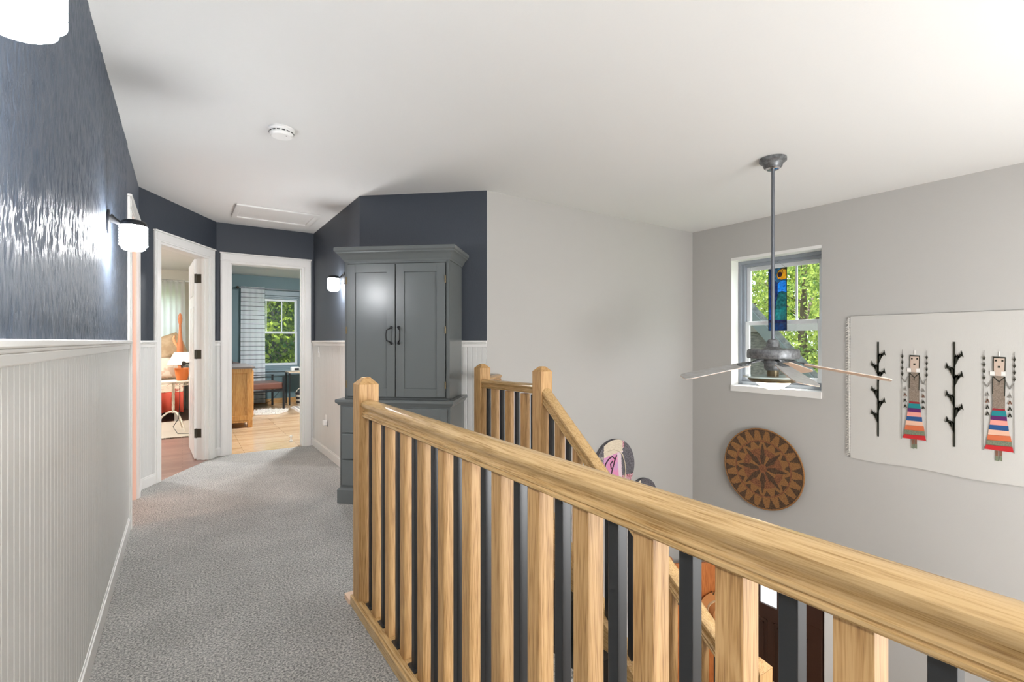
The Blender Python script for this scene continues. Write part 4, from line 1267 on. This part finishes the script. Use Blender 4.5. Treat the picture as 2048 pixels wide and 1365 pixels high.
# rod + curtain
cr = thing('curtain_rod', 'dark curtain rod with ball finial over the office window', 'curtain rod', (.84, RH-.09, 2.19))
b = MB(); b.tube([(0,0,0),(1.35,0,0)], .011, 12); b.build('rod', M_wgrey, cr, smooth=True)
for x in (0, 1.35):
    b = MB(); b.ball((x,0,0), .028); b.build('finial', M_bronze, cr, smooth=True)
for x in (.06, 1.30):
    b = MB(); b.tube([(x,0,0),(x,.088,0)], .007, 8); b.build('bracket', M_bronze, cr)
def curtain(name, label, x0, x1, y, z0, z1, m, amp=.03, waves=7, taper=.06):
    t = thing(name, label, 'curtain', ((x0+x1)/2, y, z0))
    vs = []; fs = []; NX, NZ = waves*12, 24
    for j in range(NZ+1):
        v = j/NZ
        for i in range(NX+1):
            u = i/NX
            ww = 1-taper*v
            a = amp*(1-.5*v)
            vs.append(((u-.5)*(x1-x0)*ww, a*sin(u*waves*2*pi)+.4*a*sin(u*waves*1.3*pi+2), v*(z1-z0)))
    for j in range(NZ):
        for i in range(NX): fs.append((j*(NX+1)+i, j*(NX+1)+i+1, (j+1)*(NX+1)+i+1, (j+1)*(NX+1)+i))
    b = MB(); b.add(vs, fs); o = b.build('cloth', m, t, smooth=True)
    s = o.modifiers.new('thick', 'SOLIDIFY'); s.thickness = .0015
    return t
curtain('striped_curtain', 'white curtain with thin dark stripes left of the office window', .88, 1.30, RH-.09, .02, 2.215, M_stripe, .011, 4)
curtain('sheer_curtain', 'long white sheer curtain across the bedroom window', -2.0, .05, RH-.10, .004, 2.26, M_sheer, .022, 24, .01)
rd = thing('curtain_rod', 'white curtain rod above the sheer curtain in the bedroom', 'curtain rod', (-2.05, RH-.10, 2.24))
b = MB(); b.tube([(0,0,0),(2.15,0,0)], .008, 10); b.build('rod', M_white, rd, smooth=True)
for x in (.03, 2.12):
    b = MB(); b.tube([(x,0,0),(x,.098,0)], .006, 8); b.build('bracket', M_white, rd)
# armchair
ac = thing('leather_chair', 'low brown leather lounge chair with a flat black metal frame under the office window', 'chair', (1.12, 9.62, 0), radians(8))
M_leather = mat('brown leather', (112,72,60), .35)
b = MB(); b.box(-.33, .33, -.30, .30, .35, .47); b.build('seat_cushion', M_leather, ac, bevel=.03, seg=4)
b = MB(Matrix.Translation((-.30,0,.42)) @ Matrix.Rotation(radians(-12), 4, 'Y')); b.box(-.06, .04, -.29, .29, .02, .42); b.build('back_cushion', M_leather, ac, bevel=.03, seg=4)
for sy in (-1, 1):
    b = MB(); y = sy*.325
    b.box(.30, .335, y-.006, y+.006, 0, .575); b.box(-.335, -.30, y-.006, y+.006, 0, .575); b.box(-.335, .335, y-.012, y+.012, .565, .577); b.box(-.335, .335, y-.006, y+.006, .31, .345)
    b.build('side_frame', M_black_metal, ac)
b = MB(); b.box(.30, .33, -.33, .33, .31, .345); b.box(-.33, -.30, -.33, .33, .31, .345); b.build('cross_bar', M_black_metal, ac)
# side table
tb = thing('side_table', 'small side table with thin black legs and a pale top by the office window', 'table', (1.86, 9.96, 0))
b = MB(); b.box(-.23, .30, -.2, .2, .60, .625); b.build('table_top', mat('pale wood top', (214,190,166), .45), tb, bevel=.004)
for x in (-.21, .28):
    for y in (-.18, .18):
        b = MB(); b.box(x-.012, x+.012, y-.012, y+.012, 0, .60); b.build('leg', M_black_metal, tb)
wd = thing('white_device', 'small white rounded device on the office side table', 'device', (1.78, 9.93, .625))
b = MB(); b.box(-.09, .07, -.06, .06, .001, .085); b.build('housing', M_glasswhite, wd, bevel=.025, seg=4)
b = MB(); b.box(-.03, .05, -.062, -.058, .02, .06); b.build('display', M_black_metal, wd)
gb = thing('grey_bag', 'small grey object beside the white device on the side table', 'pouch', (1.98, 9.95, .625))
b = MB(); b.ball((0,0,.045), .08, sc=(1.1,.8,.55)); b.build('pouch', mat('grey cloth', (96,104,110), .8), gb, smooth=True)
bs = thing('striped_basket', 'cream and black striped cloth basket on the floor under the side table', 'basket', (1.88, 9.72, 0))
b = MB()
zz = 0
for i in range(6):
    b.lathe([(0 if i == 0 else .10, zz),(.115+.004*i, zz),(.119+.004*i, zz+.04),(.10, zz+.04)], 28, mi=i % 2); zz += .04
b.build('basket_body', [mat('cream weave', (222,214,200), .85, bump=(150,.4,2)), mat('black weave', (50,48,50), .85)], bs)
b = MB()
b.tube([(.13*cos(a), .0, .22+.11*sin(a)) for a in [pi*k/10 for k in range(11)]], .008, 8); b.build('handle', mat('cream rope', (214,206,190), .8), bs, smooth=True)
# power cord
b = MB(); pts = [(1.62, RH-.03, .42), (1.60, RH-.03, .3), (1.50, RH-.04, .16), (1.40, RH-.05, .06), (1.3, RH-.06, .012)]
o = b.tube(pts, .004, 8).build('power_cord', M_black_metal, None); tag(o, 'thin black cord hanging down the teal wall beside the leather chair', 'cord')
# sheepskin and rug
sk = MB(); random.seed(11)
sk.prism([(1.16+.32*cos(a)*(1+.10*sin(3*a)), 8.96+.26*sin(a)*(1+.08*cos(5*a)), .001) for a in [2*pi*k/28 for k in range(28)]], (0,0,.018))
for k in range(900):
    a = random.uniform(0, 2*pi); r_ = sqrt(random.random())*1.02
    x = 1.16+.32*r_*cos(a)*(1+.10*sin(3*a)); y = 8.96+.26*r_*sin(a)*(1+.08*cos(5*a))
    h = random.uniform(.03,.055); dx, dy = random.uniform(-.025,.025), random.uniform(-.025,.025)
    sk.add([(x-.008,y,.015),(x+.008,y+.003,.015),(x+dx,y+dy,h)], [(0,1,2)])
o = sk.build('sheepskin_rug', mat('white fleece', (240,236,228), .9), None); tag(o, 'small white fluffy sheepskin on the office floor in front of the leather chair', 'rug')
rb = thing('patterned_rug', 'cream rug with a fine dark border pattern on the right of the office floor', 'rug', (2.35, 8.7, 0))
rm = [mat('cream rug wool', (224,216,208), .95), mat('dark rug wool', (84,80,84), .95)]
b = MB(); b.box(-.70, .85, -1.1, .84, .001, .010)
for k in range(40):
    y = -1.07+k*.047
    for x in (-.64, -.56):
        b.prism([(x, y, .010), (x+.03, y+.02, .010), (x, y+.034, .010), (x-.03, y+.02, .010)], (0,0,.0008), 1)
b.box(-.50, -.49, -1.05, .8, .010, .0108, 1)
for k in range(6): b.box(-.45+k*.2, -.44+k*.2+.01, -1.0, .78, .010, .0108, 1)
b.build('rug_body', rm, rb)
b = MB()
for k in range(55): b.box(-.74, -.70, -1.09+k*.035, -1.085+k*.035, .001, .006)
b.build('rug_fringe', rm[0], rb)

# ------------------------------------------------------------------ bedroom contents (seen through the angled doorway)
bd = thing('daybed', 'daybed with a floral quilt and a rust red bed skirt in the bedroom', 'bed', (-.75, 9.25, 0))
M_quilt = mat('cream floral quilt', (234,218,196), .85, var=(16, (186,96,80), None, .52, .6))
M_quilt2 = mat('cream circle print', (236,222,202), .85, var=(11, (214,186,160), None, .5, .56))
M_skirt = mat('rust red skirt', (178,66,44), .8, bump=(7,.8,2,(1,1,.02),.03))
b = MB(); b.box(-1.0, .74, -.46, .62, .20, .50); b.build('mattress', M_quilt2, bd, bevel=.04, seg=3)
b = MB(); b.box(-1.02, .76, -.49, .63, .48, .60)
b.box(-1.02, .76, -.50, -.485, .44, .54)
b.build('quilt', M_quilt, bd, bevel=.025, seg=3)
vs = []; fs = []; NX = 120
for j, (z, off) in enumerate(((.47, 0), (.33, .01), (.14, .02))):
    for i in range(NX+1):
        u = i/NX; vs.append((-1.02+1.78*u, -.495-off-.018*(j)*sin(u*70), z))
for j in range(2):
    for i in range(NX): fs.append((j*(NX+1)+i, j*(NX+1)+i+1, (j+1)*(NX+1)+i+1, (j+1)*(NX+1)+i))
b = MB(); b.add(vs, fs); o = b.build('bed_skirt', M_skirt, bd, smooth=True); s = o.modifiers.new('t','SOLIDIFY'); s.thickness = .004
for x in (-.95, .68):
    for y in (-.42, .56):
        b = MB(); b.box(x-.03, x+.03, y-.03, y+.03, 0, .20); b.build('leg', M_white, bd)
b = MB(); b.box(-1.04, .78, .60, .66, .1, 1.0); b.build('headboard', M_white, bd)
def pillow(name, label, cat, loc, dims, rot, m):
    t = thing(name, label, cat, loc)
    b = MB(Matrix.Rotation(rot[2], 4, 'Z') @ Matrix.Rotation(rot[1], 4, 'Y') @ Matrix.Rotation(rot[0], 4, 'X'))
    N = 14; vs = []; fs = []
    for sgn in (-1, 1):
        for j in range(N+1):
            for i in range(N+1):
                u = i/N*2-1; v = j/N*2-1
                e = max(0, (1-u**4)*(1-v**4))**.5
                vs.append((u*dims[0]/2*(1-.06*v*v), sgn*dims[1]/2*e, v*dims[2]/2*(1-.06*u*u)))
    q = (N+1)**2
    for s_ in (0, 1):
        for j in range(N):
            for i in range(N):
                f = (s_*q+j*(N+1)+i, s_*q+j*(N+1)+i+1, s_*q+(j+1)*(N+1)+i+1, s_*q+(j+1)*(N+1)+i)
                fs.append(f if s_ else f[::-1])
    b.add(vs, fs)
    b.build('cushion_cover', m, t, smooth=70)
    return t
M_tan = mat('tan quilted cloth', (196,172,138), .85, var=(9,(176,150,116)))
pillow('print_cushion', 'flat cream cushion with a circle print lying behind the lamp on the daybed', 'cushion', (-.70, 9.20, .785), (1.36,.16,.34), (radians(-14),0,0), M_quilt2)
pillow('tan_pillow', 'large tan quilted pillow leaning on the daybed', 'pillow', (-.33, 9.42, 1.03), (.75,.20,.42), (radians(-20),radians(-24),0), M_tan)
pillow('floral_pillow', 'cream floral pillow at the left of the daybed against the tan pillow', 'pillow', (-.86, 9.19, 1.06), (.5,.14,.40), (radians(-16),radians(-8),0), mat('cream rose print', (232,220,202), .85, var=(20,(188,120,110),None,.52,.6)))
orn = thing('wooden_ornament', 'slender orange carved wooden ornament with a narrow neck standing among the pillows', 'ornament', (-.03, 9.04, .602))
M_orn = mat('orange carved wood', (200,124,80), .45)
b = MB(); b.lathe([(q_*.72, h_*1.19) for q_, h_ in [(0,0),(.05,0),(.055,.03),(.04,.12),(.045,.25),(.062,.36),(.060,.44),(.042,.52),(.030,.60),(.024,.66),(.022,.72),(.036,.75),(.040,.79),(.030,.84),(.012,.86),(0,.865)]], 20); b.build('carved_body', M_orn, orn, smooth=True)
b = MB(); b.tube([(-.02,0,.50),(-.07,0,.58),(-.085,0,.64),(-.07,0,.68)], [.022,.020,.018,.012], 10); b.build('side_arm', mat('pale carved wood', (232,170,120), .5), orn, smooth=True)
TX, TY = .0, 7.75
wt = thing('wire_table', 'white wrought iron tripod table holding the orange lamp by the daybed', 'table', (TX-.10, TY+.02, .0125))
M_iron = mat('white iron', (232,222,204), .45)
b = MB(); b.lathe([(0,.650),(.215,.650),(.215,.662),(0,.662)], 36); b.build('table_top', M_iron, wt, smooth=30)
b = MB(); b.tube([(.215*cos(a), .215*sin(a), .612) for a in [2*pi*k/32 for k in range(32)]], .005, 6, closed=True)
for k in range(16):
    a = 2*pi*k/16; b.tube([(.213*cos(a),.213*sin(a),.612),(.213*cos(a+.2),.213*sin(a+.2),.65)], .003, 5)
b.build('gallery', M_iron, wt)
b = MB()
for s_ in (0, pi, pi/2, 3*pi/2):
    b.tube([(.010*cos(s_+h_*22), .010*sin(s_+h_*22), .24+h_) for h_ in [i*.41/30 for i in range(31)]], .008, 6)
b.build('twisted_stem', M_iron, wt, smooth=True)
for k in range(3):
    a = radians(-55)+2*pi*k/3
    b = MB(); b.tube([(cos(a)*r_, sin(a)*r_, z_) for r_, z_ in ((.0,.26),(.06,.25),(.12,.20),(.18,.10),(.225,.008))], .0105, 8); b.build('leg', M_iron, wt, smooth=True)
lp = thing('table_lamp', 'orange glazed table lamp with a glowing white shade on the wire table', 'lamp', (TX-.005, TY+.05, .675))
b = MB(); b.lathe([(0,0),(.055,0),(.060,.01),(.072,.05),(.080,.11),(.085,.15),(.088,.165),(0,.165)], 28); b.build('lamp_base', mat('orange glaze', (206,112,52), .25), lp, smooth=30)
b = MB(); b.tube([(0,0,.165),(0,0,.24)], .012, 10); b.tube([(0,0,.20),(-.05,0,.205)], .006, 8); b.build('lamp_socket', M_bronze, lp)
b = MB(); b.lathe([(.165,.215),(.085,.375),(.083,.375),(.163,.215)], 36); b.build('lamp_shade', M_bedlamp, lp, smooth=30, label='glowing white cone shade')
b = MB(); pts = [(TX-.03, TY-.13, .64), (TX-.03, TY-.16, .4), (TX-.04, TY-.17, .2), (TX-.1, TY-.2, .1), (TX-.05, TY-.3, .025), (TX+.1, TY-.32, .018)]
o = b.tube(pts, .004, 8).build('lamp_cord', M_black_metal, None); tag(o, 'thin dark lamp cord hanging from the white wire table', 'cord')
br = thing('braided_rug', 'beige braided rug on the bedroom floor under the wire table', 'rug', (-.9, 8.5, 0))
b = MB(); b.box(-1.4, 1.05, -1.22, .22, .0, .012); b.build('rug_body', mat('beige braid', (190,178,160), .95, bump=(60,.5,3)), br, bevel=.004)
b = MB(); b.box(-1.4, 1.05, -1.235, -1.221, .0, .012); b.build('rug_binding', mat('dark braid', (92,82,72), .95, var=(90,(190,178,160))), br)

# ------------------------------------------------------------------ outside: neighbour's gable and trees
def leaf_mat(name, c1, c2):
    m = bpy.data.materials.new(name); m.use_nodes = True
    nt = m.node_tree; nt.nodes.remove(nt.nodes['Principled BSDF']); L = nt.links.new
    tcn = nt.nodes.new('ShaderNodeTexCoord'); n = nt.nodes.new('ShaderNodeTexNoise'); n.inputs['Scale'].default_value = 2.6; n.inputs['Detail'].default_value = 6; n.inputs['Roughness'].default_value = .75
    L(tcn.outputs['Object'], n.inputs['Vector'])
    r = nt.nodes.new('ShaderNodeValToRGB'); r.color_ramp.elements[0].position = .38; r.color_ramp.elements[1].position = .64
    r.color_ramp.elements[0].color = srgb(*c1); r.color_ramp.elements[1].color = srgb(*c2)
    L(n.outputs['Fac'], r.inputs[0])
    d = nt.nodes.new('ShaderNodeBsdfDiffuse'); t = nt.nodes.new('ShaderNodeBsdfTranslucent')
    L(r.outputs[0], d.inputs[0]); L(r.outputs[0], t.inputs[0])
    mx = nt.nodes.new('ShaderNodeMixShader'); mx.inputs[0].default_value = .4
    L(d.outputs[0], mx.inputs[1]); L(t.outputs[0], mx.inputs[2]); L(mx.outputs[0], nt.nodes['Material Output'].inputs[0])
    return m
M_leafA = leaf_mat('sunlit green leaves', (70,112,58), (206,214,110))
M_leafB = leaf_mat('deep green leaves', (34,62,24), (150,164,60))
M_bark = mat('bark', (92,78,64), .9, bump=(20,.6,4))
def tree(name, label, x, y, zb_, h, rx, ry, rz_, n, m, seed, leaf=.11):
    random.seed(seed)
    t = thing(name, label, 'tree', (x, y, zb_), group='trees outside the windows')
    b = MB()
    top = h
    b.tube([(0,0,0),(.05,.03,h*.35),(-.04,.05,h*.6),(.03,0,h*.85)], [.18,.14,.10,.03], 10)
    for k in range(14):
        a = random.uniform(0, 2*pi); z0 = h*random.uniform(.3,.7)
        b.tube([(0,0,z0),(rx*.35*cos(a),ry*.35*sin(a),z0+.5),(rx*.8*cos(a),ry*.8*sin(a),z0+random.uniform(.7,1.4))], [.05,.035,.012], 6)
    b.build('trunk', M_bark, t, smooth=True)
    f = MB()
    cl_ = []
    for k in range(46):
        while True:
            p = Vector([random.uniform(-1,1) for _ in range(3)])
            if .25 < p.length < 1: break
        cl_.append((p.x*rx, p.y*ry, h*.62+p.z*rz_))
    for k in range(n):
        c = random.choice(cl_)
        p = Vector((random.gauss(c[0], rx*.16), random.gauss(c[1], ry*.16), random.gauss(c[2], rz_*.15)))
        u = Vector([random.gauss(0,1) for _ in range(3)]).normalized(); v = u.cross(Vector([random.gauss(0,1) for _ in range(3)])).normalized()
        s = leaf*random.uniform(.6,1.25)
        f.add([p-u*s*.5, p+v*s*.28, p+u*s*.5, p-v*s*.28], [(0,1,2,3)])
    me = bpy.data.meshes.new('foliage'); me.from_pydata([tuple(q) for q in f.v], [], f.f); me.materials.append(m)
    o = bpy.data.objects.new('foliage', me); COL.objects.link(o); o.parent = t
    return t
GZ = -3.0
tree('leafy_tree', 'tall yellow-green tree filling the right of the stairwell window view', 13.2, 6.0, GZ, 7.4, 2.0, 3.0, 3.6, 44000, M_leafA, 1, .12)
tree('leafy_tree', 'yellow-green tree behind the gable at the left of the stairwell window view', 18.5, 10.5, GZ, 9.0, 2.6, 4.0, 4.6, 36000, M_leafA, 2, .19)
tree('shade_tree', 'dense dark green tree close outside the office window', 2.2, 15.0, GZ, 6.6, 2.6, 2.0, 3.0, 22000, M_leafB, 3, .16)
tree('shade_tree', 'dark green tree further back outside the office window', 3.6, 21.0, GZ, 8.4, 3.6, 1.8, 4.0, 20000, M_leafB, 4, .22)
b = MB(); b.box(-60, 80, -40, 90, GZ-.3, GZ); struct(b.build('ground', mat('lawn', (88,110,62), .95, var=(1.5,(110,120,70)))))
M_siding = mat('weathered grey shingle siding', (124,122,118), .9, bump=(14,.8,4,(1,1,3),.02), var=(14,(88,87,86),(1,1,4)))
M_roof = mat('grey roof shingles', (122,126,126), .9, bump=(16,.8,3,None,.03), var=(12,(96,100,102)))
nb = thing('neighbour_gable', 'weathered grey gabled neighbouring roof seen through the stairwell window', 'house', (7.0, 4.6, GZ))
# gable line falls towards -y: from (y 4.2, z 2.05) to (y 2.6, z .25)
gz = lambda y: 1.66+(y-3.84)*1.12-GZ
yA, yB = 2.3, 6.3
b = MB(); b.prism([(0, yA-4.6, 0),(0, yA-4.6, gz(yA)),(0, 4.4-4.6, gz(4.4)),(0, yB-4.6, gz(4.4)-(yB-4.4)*1.12+.0),(0, yB-4.6, 0)], (2.4,1.7,0)); b.build('gable_wall', M_siding, nb)
b = MB()
b.prism([(-.25, yA-.25-4.6, gz(yA-.25)),(-.25, 4.4-4.6, gz(4.4)),(-.25, 4.4-4.6, gz(4.4)+.16),(-.25, yA-.25-4.6, gz(yA-.25)+.16)], (2.6,1.84,0))
b.prism([(-.25, yB+.25-4.6, gz(4.4)-(yB+.25-4.4)*1.12),(-.25, 4.4-4.6, gz(4.4)),(-.25, 4.4-4.6, gz(4.4)+.16),(-.25, yB+.25-4.6, gz(4.4)-(yB+.25-4.4)*1.12+.16)], (2.6,1.84,0))
b.build('roof', M_roof, nb)
b = MB()
b.prism([(-.28, yA-.25-4.6, gz(yA-.25)-.16),(-.28, 4.4-4.6, gz(4.4)-.16),(-.28, 4.4-4.6, gz(4.4)+.05),(-.28, yA-.25-4.6, gz(yA-.25)+.05)], (.04,0,0))
b.build('rake_board', mat('grey green rake board', (96,106,106), .8), nb)
b = MB(); b.box(-.05, 0, yA-4.6+.3, yB-4.6, 1.34-GZ, 1.48-GZ); b.build('band_board', mat('grey band board', (150,146,142), .8), nb)
